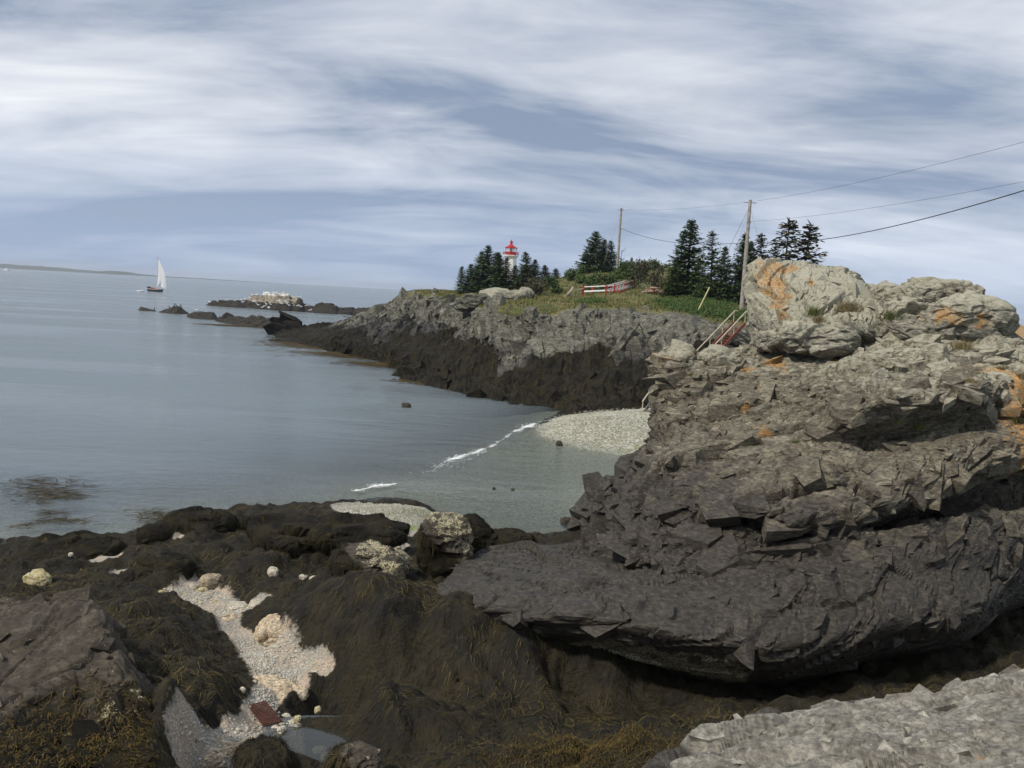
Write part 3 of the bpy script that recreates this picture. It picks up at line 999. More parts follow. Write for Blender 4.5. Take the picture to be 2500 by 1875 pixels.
# the leaning upper block with orange lichen
U = [
    [(1858, 856, 28.8), (1836, 840, 27), (1893, 850, 25.8), (1952, 856, 25.3), (2065, 864, 25), (2130, 834, 25.5), (2180, 794, 26.5), (2192, 775, 28.4)],
    [(1846, 792, 29), (1827, 778, 27), (1880, 812, 25.7), (1950, 817, 25.2), (2060, 817, 25), (2140, 792, 25.5), (2178, 766, 26.5), (2187, 757, 28.4)],
    [(1838, 722, 29.2), (1819, 706, 27.2), (1870, 747, 26), (1950, 752, 25.6), (2050, 752, 25.5), (2120, 747, 25.9), (2157, 732, 26.8), (2164, 727, 28.6)],
    [(1852, 667, 29.5), (1838, 661, 27.6), (1890, 682, 26.6), (1960, 687, 26.2), (2040, 692, 26.2), (2090, 702, 26.4), (2117, 707, 27), (2124, 702, 28.8)],
    [(1856, 657, 29.6), (1845, 651, 28), (1890, 650, 27.4), (1940, 651, 27.2), (1985, 659, 27.1), (2070, 670, 27.1), (2100, 688, 27.4), (2110, 692, 28.8)],
]
rows = [rowP(r, .965) for r in U]
rows.append([P(1862, 658, 29.6), P(1900, 654, 29.6), P(1985, 664, 29.5), P(2060, 674, 29.4), P(2105, 694, 29)])
rows.append([p + np.array([0, .8, -3.2]) for p in rows[-1]])
A_U = frame_from((.62, -.45, .62))
G, v = loft(rows, 210, 190)
V, nn = rock_grid(G, A_U, (1.35, .27), (.5, .10), (.18, .028), seed=23, wave=.03, crack=.15)
orange = spots(V, [(1868, 690, 26.2, .62), (1880, 715, 25.8, .5), (1895, 700, 25.6, .5), (1886, 745, 25.2, .42), (1862, 660, 26.6, .5), (1905, 653, 26.4, .5), (1935, 652, 26.3, .35), (1900, 770, 24.8, .25), (1975, 690, 25.3, .2), (1910, 730, 25.2, .4)])
pale = np.clip(.35 + .5 * np.clip(nn[:, 2], 0, 1) + .3 * smooth(7.2, 9, V[:, 2]), 0, 1)
z0 = np.zeros(len(V))
me = mk_mesh('block', V, grid_faces(*G.shape[:2]), M_TOP, dict(coat_shade=z0, barn=z0, weed=z0, pale=pale, orange=orange), False)
_lo = tag(obj('boulder', me), 'large pale grey leaning boulder with a big orange lichen patch on top of the outcrop', 'boulder')
chunks(_lo, V, nn, A_U, 620, (.25, 1.25), M_TOP, dict(coat_shade=z0, barn=z0, weed=z0, pale=pale, orange=orange), 25, smooth(-.6, 0, nn[:, 2]) * (np.repeat(v, G.shape[1]) < 3.2), (.05, .4), (1., .7, .3), .12)

# pale ledge at the lower right, under the viewer's feet
Fl = [
    [(1560, 1990, 8.2), (1600, 1930, 9.0), (1660, 1890, 9.8), (1800, 1850, 10.6), (2000, 1800, 10.9), (2200, 1770, 10.9), (2400, 1720, 11), (2600, 1690, 11.2)],
    [(1630, 1930, 7.2), (1652, 1856, 8.0), (1694, 1842, 8.2), (1760, 1802, 8.8), (1816, 1764, 9.4), (1997, 1732, 9.6), (2169, 1708, 9.6), (2291, 1680, 9.6), (2359, 1662, 9.7), (2436, 1648, 9.8), (2600, 1615, 10)],
    [(1690, 1960, 6.8), (1800, 1846, 7.5), (1900, 1806, 8), (2050, 1772, 8.2), (2250, 1738, 8.3), (2400, 1712, 8.4), (2600, 1690, 8.6)],
    [(1740, 2010, 6.2), (1900, 1900, 6.6), (2100, 1862, 6.8), (2300, 1832, 7), (2600, 1800, 7)],
    [(1850, 2150, 4.9), (2100, 2080, 5.1), (2400, 2020, 5.3), (2800, 1950, 5.5)],
]
rows = [rowP(r + [(r[-1][0] + 700, r[-1][1] - 20, r[-1][2] * .97)]) for r in Fl]
rows.append([np.array(p) for p in ((-.2, 1.6, 5.4), (1.2, 2.0, 5.9), (3.2, 2.2, 6.2), (8, 2.4, 6.3))])
A_F = frame_from((-.35, -.25, .9))
G, v = loft(rows, 420, 230)
V, nn = rock_grid(G, A_F, (.8, .20), (.3, .06), (.12, .0), seed=41, wave=.04, stretch=(1.5, 1.4, .8), crack=.07, out=-1)
vv = np.repeat(v, G.shape[1])
hx = V[:, 0] / V[:, 1]
# dark tidal band along the seaward edge, bleached rock above it
coat_shade = np.clip(smooth(1.75, 1.05, vv + .35 * smooth(.42, .25, hx) * -1) * .0 + smooth(3.75, 3.45, V[:, 2]) * .95, 0, 1)
orange = spots(V, [(2060, 1808, 7.7, .10), (2082, 1808, 7.7, .12), (2190, 1850, 6.9, .07), (2120, 1868, 6.7, .09), (2290, 1865, 6.8, .06), (2400, 1870, 6.6, .1), (2170, 1822, 7.3, .05), (2250, 1770, 7.8, .05)])
weed = smooth(3.35, 2.9, V[:, 2]) * .9
z0 = np.zeros(len(V))
me = mk_mesh('ledge', V, grid_faces(*G.shape[:2]), M_PALE, dict(coat_shade=coat_shade, barn=z0, weed=weed, pale=z0 + .2, orange=orange), False)
_lo = tag(obj('rock_ledge', me), 'pale grey fractured ledge with tiny orange lichen spots at the lower right corner', 'rock ledge')
chunks(_lo, V, nn, A_F, 1300, (.12, .95), M_PALE, dict(coat_shade=coat_shade, barn=z0, weed=weed, pale=z0 + .2, orange=orange), 45, (vv < 3.6) * 1., (.04, .3), (1., .72, .38), .16)

# brown rock at the lower left
Lr = [
    [(-150, 1430, 15.2), (0, 1440, 15), (110, 1445, 14.8), (225, 1440, 14.5), (300, 1500, 14), (335, 1580, 13.3), (400, 1660, 12.4), (440, 1730, 11.7), (440, 1800, 11.2), (430, 1930, 10.2)],
    [(-150, 1452, 13.6), (0, 1462, 13.4), (100, 1475, 13.2), (217, 1466, 13), (255, 1503, 12.6), (277, 1562, 12.2), (330, 1640, 11.6), (369, 1700, 11.2), (375, 1770, 10.8), (365, 1930, 9.9)],
    [(-150, 1545, 12.7), (60, 1560, 12.3), (180, 1580, 11.9), (230, 1640, 11.4), (290, 1720, 10.8), (322, 1800, 10.4), (310, 1930, 9.6)],
    [(-150, 1680, 11.4), (60, 1690, 11), (160, 1720, 10.8), (220, 1800, 10.3), (250, 1930, 9.4)],
    [(-150, 1930, 9.3), (60, 1930, 9.1), (160, 1940, 9.1), (220, 1950, 9.1)],
]
rows = [rowP(r) for r in Lr]
rows[0] = [p + np.array([0, 0, -1.0]) for p in rows[0]]
G, v = loft(rows, 190, 160)
V, nn = rock_grid(G, frame_from((.2, -.4, .9)), (.9, .15), (.35, .05), (.12, .0), seed=61, wave=.015, out=-1)
q = np.array([proj(p) for p in V[::1]]) if False else None
weed = np.clip(spots(V, [(200, 1850, 9.8, 1.2), (60, 1830, 10, 1.0), (330, 1780, 10.6, .7), (300, 1680, 11, .35), (330, 1900, 9.8, .9), (120, 1790, 10.3, .6)]) * .75, 0, 1)
weed = np.maximum(weed, smooth(2.35, 2.0, V[:, 2]) * .9)
barn = spots(V, [(340, 1690, 11.2, .5), (290, 1690, 11, .4), (250, 1720, 10.8, .5), (330, 1720, 11, .35), (200, 1760, 10.5, .3)]) * .42
z0 = np.zeros(len(V))
LEFT_V, LEFT_N, LEFT_W = V, nn, weed
me = mk_mesh('brown_rock', V, grid_faces(*G.shape[:2]), M_BROWN, dict(coat_shade=z0, barn=barn, weed=weed, pale=z0, orange=z0), True)
_lo = tag(obj('shore_rock', me), 'broad brown rock with barnacles and golden rockweed in the lower left corner', 'rock')
chunks(_lo, V, nn, frame_from((.2, -.4, .9)), 520, (.12, .8), M_BROWN, dict(coat_shade=z0, barn=barn, weed=weed, pale=z0, orange=z0), 65, None, (.08, .42), (1., .7, .28), .16)

# ------------------------------------------------------------------ headland
def shoreP(lst):
    return [PZ(a, b, 0) for a, b in lst]


h1 = shoreP([(655, 832), (700, 835), (760, 846), (850, 868), (955, 893), (985, 926), (1050, 946), (1150, 967), (1250, 986), (1350, 998)]) + [P(1430, 1004, 59.5), P(1520, 1004, 60), P(1620, 1004, 61), (P(1760, 1000, 63)), P(1900, 995, 64)]
h0 = [p + np.array([-.6, -3.0, -1.6]) for p in h1]
hw = [P(657, 830, 124.5), P(700, 822, 128), P(760, 822, 120), P(850, 832, 107), P(940, 845, 98), P(1010, 870, 87), P(1090, 890, 79), P(1185, 905, 73.5), P(1250, 925, 69.5), P(1340, 930, 67), P(1440, 940, 64), P(1540, 945, 64), P(1640, 940, 65), P(1760, 930, 66), P(1900, 920, 67)]
h2 = [P(660, 829, 125), P(700, 815, 130), P(760, 808, 128), P(850, 806, 116), P(927, 800, 108), P(1010, 808, 98), P(1090, 822, 87), P(1185, 845, 78), P(1240, 876, 72.5), P(1320, 874, 70), P(1440, 890, 68), P(1540, 893, 68), P(1640, 880, 68.5), P(1760, 870, 69), P(1900, 860, 70)]
h3 = [P(661, 827, 126.5), P(700, 808, 134), P(760, 801, 134), P(815, 796, 130), P(870, 785, 124), P(945, 768, 116), P(1010, 765, 108), P(1100, 778, 98), P(1180, 795, 83), P(1235, 810, 76), P(1310, 815, 73.5), P(1400, 815, 72), P(1500, 828, 71.5), P(1600, 832, 71), P(1700, 835, 71), P(1900, 830, 72)]
h4 = [P(662, 826, 127), P(700, 805, 138), P(760, 797, 140), P(815, 792, 138), P(870, 774, 133), P(948, 748, 122), P(985, 722, 118), P(1030, 716, 115), P(1100, 735, 103), P(1160, 748, 92), P(1205, 753, 80.5), P(1250, 750, 77.5), P(1307, 757, 76), P(1340, 769, 77), P(1396, 757, 75), P(1460, 757, 75), P(1521, 760, 75), P(1561, 770, 75), P(1666, 782, 74), P(1745, 798, 73), P(1900, 800, 74)]
h5 = [P(663, 826, 128), P(700, 805, 141), P(760, 797, 143), P(815, 791, 142), P(870, 772, 138), P(950, 746, 127), P(990, 716, 124), P(1040, 711, 122), P(1100, 724, 114), P(1200, 728, 100), P(1300, 732, 90), P(1400, 738, 85), P(1500, 742, 83), P(1600, 748, 81), P(1700, 760, 79), P(1800, 770, 78), P(1900, 775, 79)]
h6 = [P(664, 826, 129), P(700, 806, 144), P(760, 798, 146), P(815, 792, 146), P(870, 773, 143), P(950, 746, 132), P(990, 715, 129), P(1040, 711, 128), P(1110, 714, 124), P(1200, 716, 114), P(1300, 712, 106), P(1400, 712, 100), P(1480, 712, 96), P(1560, 714, 93), P(1660, 718, 90), P(1760, 728, 88), P(1900, 740, 88)]
h7 = [P(665, 827, 130), P(700, 808, 147), P(760, 800, 150), P(815, 795, 150), P(870, 777, 148), P(950, 749, 138), P(990, 717, 136), P(1040, 712, 136), P(1110, 713, 134), P(1200, 714, 132), P(1290, 706, 130), P(1350, 690, 126), P(1400, 672, 122), P(1450, 664, 120), P(1500, 660, 120), P(1560, 656, 120), P(1620, 655, 122), P(1700, 672, 118), P(1780, 700, 110), P(1900, 715, 108)]
h8 = [p + np.array([.05 * p[0], 34, -1.5]) for p in h7]
h9 = [p + np.array([.3 * p[0], 130, -6.0]) for p in h7]
for p in h8:
    p[2] = max(p[2], -.8) if p[2] < 1.5 else p[2]
for p in h9:
    p[2] = max(min(p[2], 4.5), -2)
h10 = [p + np.array([0, 40, -9]) for p in h9]
rows = [h0, h1, hw, h2, h3, h4, h5, h6, h7, h8, h9, h10]
G, v = loft(rows, 400, 330)
M_, N_ = G.shape[:2]
vv = np.repeat(v, N_)
Nn = grid_normals(G).reshape(-1, 3)
if np.mean(Nn[:, 2]) < 0:
    Nn = -Nn
V0 = G.reshape(-1, 3)
A_H = frame_from((.72, -.35, .55))
rockm = smooth(2.2, 3.0, vv) * smooth(5.6, 4.9, vv)
weedm = smooth(3.3, 2.6, vv + 2.6 * fbm(V0, .09, 4, .55, 5))
weedm = np.maximum(weedm, smooth(2.4, 1.3, V0[:, 2]))
turf = smooth(4.75, 5.35, vv + .9 * fbm(V0, .10, 3, .5, 8))
turf *= smooth(1.0, 3.0, V0[:, 2])
leftrock = smooth(-12, -17, V0[:, 0] + .0 * V0[:, 1]) * smooth(6.6, 5.9, vv)
turf = np.clip(turf * (1 - leftrock), 0, 1)
Qh = V0 + np.stack([fbm(V0, .25, 2, .5, 31 + i) for i in range(3)], 1) * .8
f1, e1 = facets(Qh, 4.2, 71, A_H, (2.0, 1.8, .6))
f2, e2 = facets(Qh, 1.6, 72, A_H, (2.2, 1.9, .5))
f3, e3 = facets(Qh, .62, 73, A_H, (2.2, 1.9, .5))
rocky = np.clip(1 - turf, 0, 1) * np.clip(1 - .85 * weedm, 0, 1)
d = rocky * smooth(5.3, 4.6, vv) * (.95 * f1 - .5 * smooth(.06, 0, e1) + .5 * f2 - .2 * smooth(.06, 0, e2) + .2 * f3)
d += weedm * (np.abs(fbm(V0, .30, 4, .55, 81)) * 1.5 - .35 + .10 * fbm(V0, 2.2, 2, .5, 82))
d += turf * (.25 * fbm(V0, .35, 4, .5, 83))
d *= smooth(0, 1.2, vv)
fade = smooth(0, 22, np.hypot(V0[:, 0] - h1[0][0], V0[:, 1] - h1[0][1])) * .8 + .2
V = V0 + Nn * (d * fade)[:, None]
coat_shade = np.clip(smooth(4.1, 3.0, vv + 1.4 * fbm(V0, .12, 4, .55, 91)) * .9, 0, 1)
z0 = np.zeros(len(V))
pale = np.clip(.35 * smooth(3.6, 4.6, vv), 0, 1)
oh = np.zeros(len(V))
for px, py, D, r in ((985, 722, 118, 1.6), (1030, 716, 115, 1.3), (960, 745, 121, 1.4), (1010, 716, 116, 1.0)):
    oh = np.maximum(oh, np.clip(1.2 - np.linalg.norm(V - P(px, py, D), axis=1) / r, 0, 1) * .55)
FH = grid_faces(M_, N_)
me = mk_mesh('headland', V, FH, M_LAND, dict(coat_shade=coat_shade, barn=z0, weed=weedm, pale=pale, orange=oh, turf=turf), False)
_lo = tag(obj('headland', me), kind='structure')
_kh = dict(coat_shade=coat_shade, barn=z0, weed=weedm, pale=pale, orange=oh, turf=z0)
chunks(_lo, V, Nn, A_H, 4200, (.5, 4.2), M_LAND, _kh, 75, rocky * smooth(0, .25, rocky) * (V[:, 1] < 150) * (fade > .7), (.08, .42), (1.0, .6, .28), .2)
HV, HTURF, HWEED, HVV = V, turf, weedm, vv
bvh_head = BVHTree.FromPolygons([tuple(p) for p in V[:, :].reshape(M_, N_, 3)[::2, ::2].reshape(-1, 3)], [tuple(f) for f in grid_faces((M_ + 1) // 2, (N_ + 1) // 2)])


def head_z(x, y, default=4.0):
    h = bvh_head.ray_cast(Vector((x, y, 60)), Vector((0, 0, -1)))
    return h[0].z if h[0] is not None else default


# ------------------------------------------------------------------ object materials
M_WHITE = plain('white_paint', (.80, .80, .78), .5, .06, 2.)
M_RED = plain('red_paint', (.42, .028, .03), .45, .12, 2.)
M_WOODG = plain('grey_weathered_wood', (.30, .275, .24), .85, .3, 4., bump=.3)
M_WIRE = plain('wire_black', (.03, .03, .032), .5, .1)
M_STEEL = plain('galvanised_steel', (.42, .43, .42), .45, .15, 4., metal=.6)
M_RUST = plain('rusty_red_steel', (.22, .062, .04), .8, .4, 6., bump=.3)
M_GRATE = plain('dark_rusted_grate', (.085, .035, .025), .85, .4, 9., bump=.3)
M_PALEW = plain('pale_wood_rail', (.50, .44, .33), .8, .15, 4.)
M_DECKW = plain('grey_green_timber', (.20, .20, .165), .85, .25, 5., bump=.3)
M_YEL = plain('faded_yellow_sleeve', (.55, .50, .26), .6, .1)
M_BARK = plain('spruce_bark', (.10, .08, .065), .9, .3, 8., bump=.4)
M_DEAD = plain('dead_grey_wood', (.25, .235, .21), .9, .25, 8.)
M_LOG = plain('split_log', (.30, .17, .11), .85, .35, 7., bump=.3)
M_LOGP = plain('bleached_log', (.42, .35, .29), .85, .3, 7., bump=.3)
mts, ts = new_mat('sailcloth')
_d, _t, _m, _o = ts.n('ShaderNodeBsdfDiffuse'), ts.n('ShaderNodeBsdfTranslucent'), ts.n('ShaderNodeMixShader'), ts.n('ShaderNodeOutputMaterial')
_cs = ts.mix(ts.noise(ts.pos(), .4, 3), (.88, .88, .88), (.92, .92, .91))
ts.put(_d.inputs[0], _cs)
ts.put(_t.inputs[0], _cs)
_m.inputs[0].default_value = .4
ts.put(_m.inputs[1], _d.outputs[0])
ts.put(_m.inputs[2], _t.outputs[0])
ts.put(_o.inputs[0], _m.outputs[0])
M_SAIL = mts
M_HULL = plain('dark_green_hull', (.018, .026, .026), .35, .2)
M_TEAK = plain('varnished_teak', (.32, .13, .06), .5, .2)
M_REDC = plain('red_canvas', (.40, .06, .05), .8, .15)
M_GULL = plain('gull_white', (.82, .82, .80), .7, .05)
M_GULLW = plain('gull_grey_wing', (.42, .44, .46), .7, .1)
M_CORM = plain('cormorant_black', (.015, .015, .016), .6, .2)
M_BEAK = plain('gull_beak', (.6, .4, .08), .5, .1)
mtg, tg = new_mat('lantern_glass')
bg_ = finish(tg, (.85, .9, .92), .05, None, .5)
bg_.inputs['Alpha'].default_value = .25
M_GLASS = mtg


def leafmat(name, ca, cb, tip):
    mt, t = new_mat(name)
    r = t.attr('rnd')
    p = t.pos()
    c = t.mix(t.rng(t.noise(p, .7, 3), .35, .65), ca, cb)
    c = t.mix(t.rng(r, .5, 1.), c, tip)
    finish(t, c, .7, None, .2)
    return mt


M_SPR = leafmat('spruce_needles', (.045, .082, .032), (.068, .11, .042), (.14, .195, .07))
M_SPRB = leafmat('brown_coned_spruce', (.044, .058, .026), (.064, .074, .034), (.17, .105, .045))
M_SPRL = leafmat('light_green_spruce', (.045, .075, .024), (.07, .10, .034), (.14, .18, .06))
M_SHR = leafmat('shrub_leaves', (.030, .060, .018), (.055, .090, .024), (.10, .14, .04))
M_SHRG = leafmat('grey_brown_shrub', (.045, .050, .026), (.075, .07, .04), (.13, .11, .07))
M_DRYG = leafmat('dry_grass', (.17, .14, .065), (.26, .20, .10), (.40, .33, .18))
M_GRNG = leafmat('green_grass', (.085, .115, .035), (.14, .16, .05), (.26, .25, .09))


# ------------------------------------------------------------------ ribbons: rockweed, grass
def ribbons(P0, D0, N0, Ln, Wd, seg=3, hfun=None, lift=.03, droop=0., rnd=None, taper=.35):
    n = len(P0)
    D0 = D0 / (np.linalg.norm(D0, axis=1, keepdims=True) + 1e-9)
    S = np.cross(D0, N0)
    S /= np.linalg.norm(S, axis=1, keepdims=True) + 1e-9
    vs = []
    for k in range(seg + 1):
        s = k / seg
        p = P0 + D0 * (Ln * s)[:, None] + N0 * (lift * math.sin(math.pi * (.12 + .8 * s)))
        p[:, 2] -= droop * Ln * s * s
        if hfun is not None:
            p[:, 2] = hfun(p[:, 0], p[:, 1]) + lift * (.25 + .9 * math.sin(math.pi * min(.95, .1 + s))) * (0.5 + (rnd if rnd is not None else 1))
        wk = Wd * (1 - (1 - taper) * s) * .5
        vs += [p - S * wk[:, None], p + S * wk[:, None]]
    Vx = np.stack(vs, 1)                           # n, 2(seg+1), 3
    b = (np.arange(n) * 2 * (seg + 1))[:, None]
    fs = [np.concatenate([b + 2 * k, b + 2 * k + 1, b + 2 * k + 3, b + 2 * k + 2], 1) for k in range(seg)]
    Fc = np.stack(fs, 1).reshape(-1, 4)
    r = rnd if rnd is not None else np.random.default_rng(1).random(n)
    return Vx.reshape(-1, 3), Fc, np.repeat(r, 2 * (seg + 1))


RG = np.random.default_rng(11)
# rockweed over the near shore, combed downhill
n = 96000
tx = RG.uniform(-.70, .62, n)
ly = np.exp(RG.uniform(math.log(7.5), math.log(31), n))
X, Y = tx * ly, ly
gx0, gy0 = np.gradient(GZ0, axis=1), np.gradient(GZ0, axis=0)
e = .30
hz = near_h(X, Y)
gx = (near_h(X + e, Y) - near_h(X - e, Y)) / (2 * e)
gy = (near_h(X, Y + e) - near_h(X, Y - e)) / (2 * e)
sa, shg, un, _k = ground_masks(X, Y, hz)[0], *ground_masks(X, Y, hz)[1:], None
pn = np.stack([X, Y, hz], 1)
flow = np.stack([fbm(pn, .9, 3, .55, 101), fbm(pn, .9, 3, .55, 102)], 1)
bare = fbm(pn, .8, 4, .6, 131)
keep = (sa + RG.normal(0, .02, n) < .42) & (shg < .35) & (hz > -.05) & (bare < .42 + .25 * np.clip(np.hypot(gx, gy), 0, 1))
pz_c = PZ(790, 1815, 1.35)
keep &= ~((np.hypot(X - pz_c[0], (Y - pz_c[1]) * .85) < 1.0) & (hz < 1.385))
X, Y, hz, gx, gy, flow, pn = X[keep], Y[keep], hz[keep], gx[keep], gy[keep], flow[keep], pn[keep]
n = len(X)
dx = -gx * 1.3 + flow[:, 0] * 1.3 + RG.normal(0, .3, n)
dy = -gy * 1.3 + flow[:, 1] * 1.3 + RG.normal(0, .3, n) - .06
D0 = np.stack([dx, dy, np.zeros(n)], 1)
slope = np.hypot(gx, gy)
Ln = RG.uniform(.07, .24, n) * (1 - .45 * np.clip(slope, 0, 1))
Wd = np.clip(Y * .0008, .005, .024) * RG.uniform(.7, 1.5, n)
patch = fbm(pn, .5, 3, .5, 141)
rnd = np.clip(RG.random(n) * .7 + .6 * patch + .1, 0, 1)
N0 = np.tile(np.array([0, 0, 1.]), (n, 1))
Vw, Fw, rw = ribbons(np.stack([X, Y, hz], 1), D0, N0, Ln, Wd, 2, near_h, .022, 0, rnd)
o = obj('rockweed', mk_mesh('rockweed', Vw, Fw, M_WEED, dict(rnd=rw)))
tag(o, 'dark brown rockweed combed downhill over the near shore rocks', 'seaweed', kind='stuff')


def weed_on(V_, N_, mask, count, mat, name, label, ln=(.15, .35), wd=.012, seed=1, droop=.35, lift=.03):
    rg = np.random.default_rng(seed)
    idx = rg.choice(len(V_), count, p=mask / mask.sum())
    p = V_[idx] + rg.normal(0, .02, (count, 3))
    nn_ = N_[idx]
    g = np.tile(np.array([0, 0, -1.]), (count, 1))
    d_ = g - nn_ * (g * nn_).sum(1, keepdims=True) + rg.normal(0, .22, (count, 3))
    Vx, Fx, rx = ribbons(p, d_, nn_, rg.uniform(*ln, count), wd * rg.uniform(.7, 1.5, count), 2, None, lift, droop, rg.random(count) * (.72 if mat is M_WEED else 1.))
    o_ = obj(name, mk_mesh(name, Vx, Fx, mat, dict(rnd=rx)))
    return o_


o = weed_on(LEFT_V, LEFT_N, np.clip(LEFT_W - .3, 1e-6, 1), 6000, M_GOLD, 'golden_rockweed', '', (.04, .13), .012, 5, .2, .04)
tag(o, 'golden brown rockweed tufts on the brown rock at the lower left', 'seaweed', kind='stuff')
# golden tufts by the pale ledge
n = 5000
ga = PZ(1440, 1850, 2.4)
X = RG.normal(ga[0], .75, n)
Y = RG.normal(ga[1], .45, n)
hz = near_h(X, Y)
Vx, Fx, rx = ribbons(np.stack([X, Y, hz], 1), np.stack([RG.normal(0, 1, n), RG.normal(-.4, 1, n), RG.uniform(0, .9, n)], 1), np.tile([0, 0, 1.], (n, 1)), RG.uniform(.03, .09, n), RG.uniform(.006, .014, n), 2, None, .03, .3, RG.random(n))
o = obj('golden_rockweed', mk_mesh('golden_rockweed', Vx, Fx, M_GOLD, dict(rnd=rx)))
tag(o, 'golden rockweed clump beside the pale ledge at the bottom', 'seaweed', kind='stuff')

# floating weed patches on the water
def float_patch(name, label, cs, count, mat=M_KELP, ln=(.2, .7), wd=.05, seed=3):
    rg = np.random.default_rng(seed)
    allp = []
    for px, py, rx_, ry_ in cs:
        c_ = PZ(px, py, 0.0)
        k = max(20, int(count * rx_ * ry_ / sum(a[2] * a[3] for a in cs)))
        allp.append(np.stack([rg.normal(c_[0], rx_ * .5, k), rg.normal(c_[1], ry_ * .5, k), rg.uniform(.006, .05, k)], 1))
    p = np.vstack(allp)
    k = len(p)
    a_ = rg.normal(.3, .7, k)
    d_ = np.stack([np.cos(a_), np.sin(a_) * .8, np.zeros(k)], 1)
    Vx, Fx, rx2 = ribbons(p, d_, np.tile([0, 0, 1.], (k, 1)), rg.uniform(*ln, k), wd * rg.uniform(.5, 1.5, k), 3, None, .015, 0, rg.random(k))
    o_ = obj(name, mk_mesh(name, Vx, Fx, mat, dict(rnd=rx2)))
    tag(o_, label, 'seaweed', kind='stuff')


float_patch('floating_rockweed', 'brown rockweed patch floating off the left shore', [(105, 1195, 1.5, 1.6), (95, 1215, 1.0, 1.2), (150, 1215, .8, .8), (60, 1180, .8, 1.2)], 420)
float_patch('floating_rockweed', 'thin rockweed wisps along the near waterline', [(145, 1272, 1.0, .5), (110, 1252, .5, .4), (380, 1255, .9, .6), (370, 1268, .6, .5), (30, 1340, .6, .5), (260, 1330, .7, .4), (52, 1286, .4, .3)], 300, seed=5)
float_patch('floating_rockweed', 'yellow brown rockweed lying along the headland waterline', [(775, 818, 6, 6), (880, 868, 7, 5), (930, 890, 4, 3), (820, 850, 8, 4), (740, 838, 5, 4), (560, 795, 5, 3), (1050, 938, 2.5, 1.2), (1000, 930, 2, 1)], 6000, M_GOLD, (.5, 1.5), .22, 7)

# rockweed ruffle over the headland's tidal slope
msk = np.clip(HWEED - .4, 0, 1) * (HVV > .9) * (HVV < 3.3)
Nh = grid_normals(HV.reshape(M_, N_, 3)).reshape(-1, 3)
o = weed_on(HV, Nh, msk + 1e-9, 18000, M_WEED, 'rockweed', '', (.25, .6), .05, 9, .4, .05)
tag(o, 'blackish rockweed mantle on the tidal slope below the headland cliff', 'seaweed', kind='stuff')

# grass and heath over the headland
rg = np.random.default_rng(21)
m0 = np.clip(HTURF - .45, 0, 1) * (HVV < 8.2)
cnt = 38000
idx = rg.choice(len(HV), cnt, p=m0 / m0.sum())
p = HV[idx] + rg.normal(0, .12, (cnt, 3)) * np.array([1, 1, .1])
d_ = np.stack([rg.normal(0, .35, cnt), rg.normal(0, .35, cnt), np.ones(cnt)], 1)
Vx, Fx, rx = ribbons(p, d_, np.tile([0, -1., 0.1], (cnt, 1)), rg.uniform(.08, .30, cnt) * (1 + .8 * fbm(p, .15, 2, .5, 4)), rg.uniform(.05, .13, cnt), 1, None, .02, .15, rg.random(cnt), .15)
o = obj('hill_grass', mk_mesh('hill_grass', Vx, Fx, M_GRASS, dict(rnd=rx)))
tag(o, 'rough yellow green grass covering the headland hill', 'grass', kind='stuff')
# dark green creeping juniper on the right slope
cj = [(1690, 742, 80, 2.2), (1740, 752, 79, 2.2), (1780, 760, 78, 2.0), (1650, 735, 83, 1.6), (1720, 730, 84, 2.0), (1790, 775, 77, 1.2), (1440, 735, 84, 1.2)]
pp = []
for px, py, D, r in cj:
    c_ = P(px, py, D)
    k = int(2600 * r * r / 4)
    a_ = np.stack([rg.normal(c_[0], r * .6, k), rg.normal(c_[1], r * .6, k), np.zeros(k)], 1)
    pp.append(a_)
p = np.vstack(pp)
p[:, 2] = [head_z(a, b) for a, b in p[:, :2]]
p[:, 2] += rg.uniform(0, .3, len(p))
k = len(p)
Vx, Fx, rx = ribbons(p, rg.normal(0, 1, (k, 3)) * np.array([1, 1, .5]) + np.array([0, 0, .35]), np.tile([0, -.6, .8], (k, 1)), rg.uniform(.12, .35, k), rg.uniform(.06, .14, k), 2, None, .02, 0, rg.random(k), .3)
o = obj('creeping_juniper', mk_mesh('creeping_juniper', Vx, Fx, M_JUN, dict(rnd=rx)))
tag(o, 'dark green creeping juniper on the slope above the stairs', 'ground cover', kind='stuff')

# ------------------------------------------------------------------ boulders and stones
_ico = {}


def ico(sub):
    if sub not in _ico:
        bm = bmesh.new()
        bmesh.ops.create_icosphere(bm, subdivisions=sub, radius=1)
        V_ = np.array([v_.co[:] for v_ in bm.verts])
        F_ = np.array([[q.index for q in f.verts] for f in bm.faces])
        bm.free()
        _ico[sub] = (V_, F_)
    return _ico[sub]


def blob(size, seed, sub=5, fac=.22, squar=.75, A=None, cell=.8):
    V_, F_ = ico(sub)
    p = np.sign(V_) * np.abs(V_)**squar
    p = p / (np.abs(p).max(0)) * np.array(size) * .5
    n_ = V_
    s0 = float(np.mean(size))
    f, e_ = facets(p + seed * 3.1, s0 * cell * .6, seed, A, (1.3, 1.2, .8))
    f2, e2_ = facets(p + seed * 7.7, s0 * cell * .22, seed + 5, A, (1.5, 1.3, .7))
    d = s0 * (fac * .62 * f - fac * .12 * smooth(.07, 0, e_) + fac * .26 * f2) + s0 * .03 * fbm(p / s0 + seed, 3, 3, .5, seed)
    return p + n_ * d[:, None], F_


def zeros_attr(n_, **kw):
    d = {a: np.zeros(n_) for a in ('coat_shade', 'barn', 'weed', 'pale', 'orange')}
    d.update(kw)
    return d


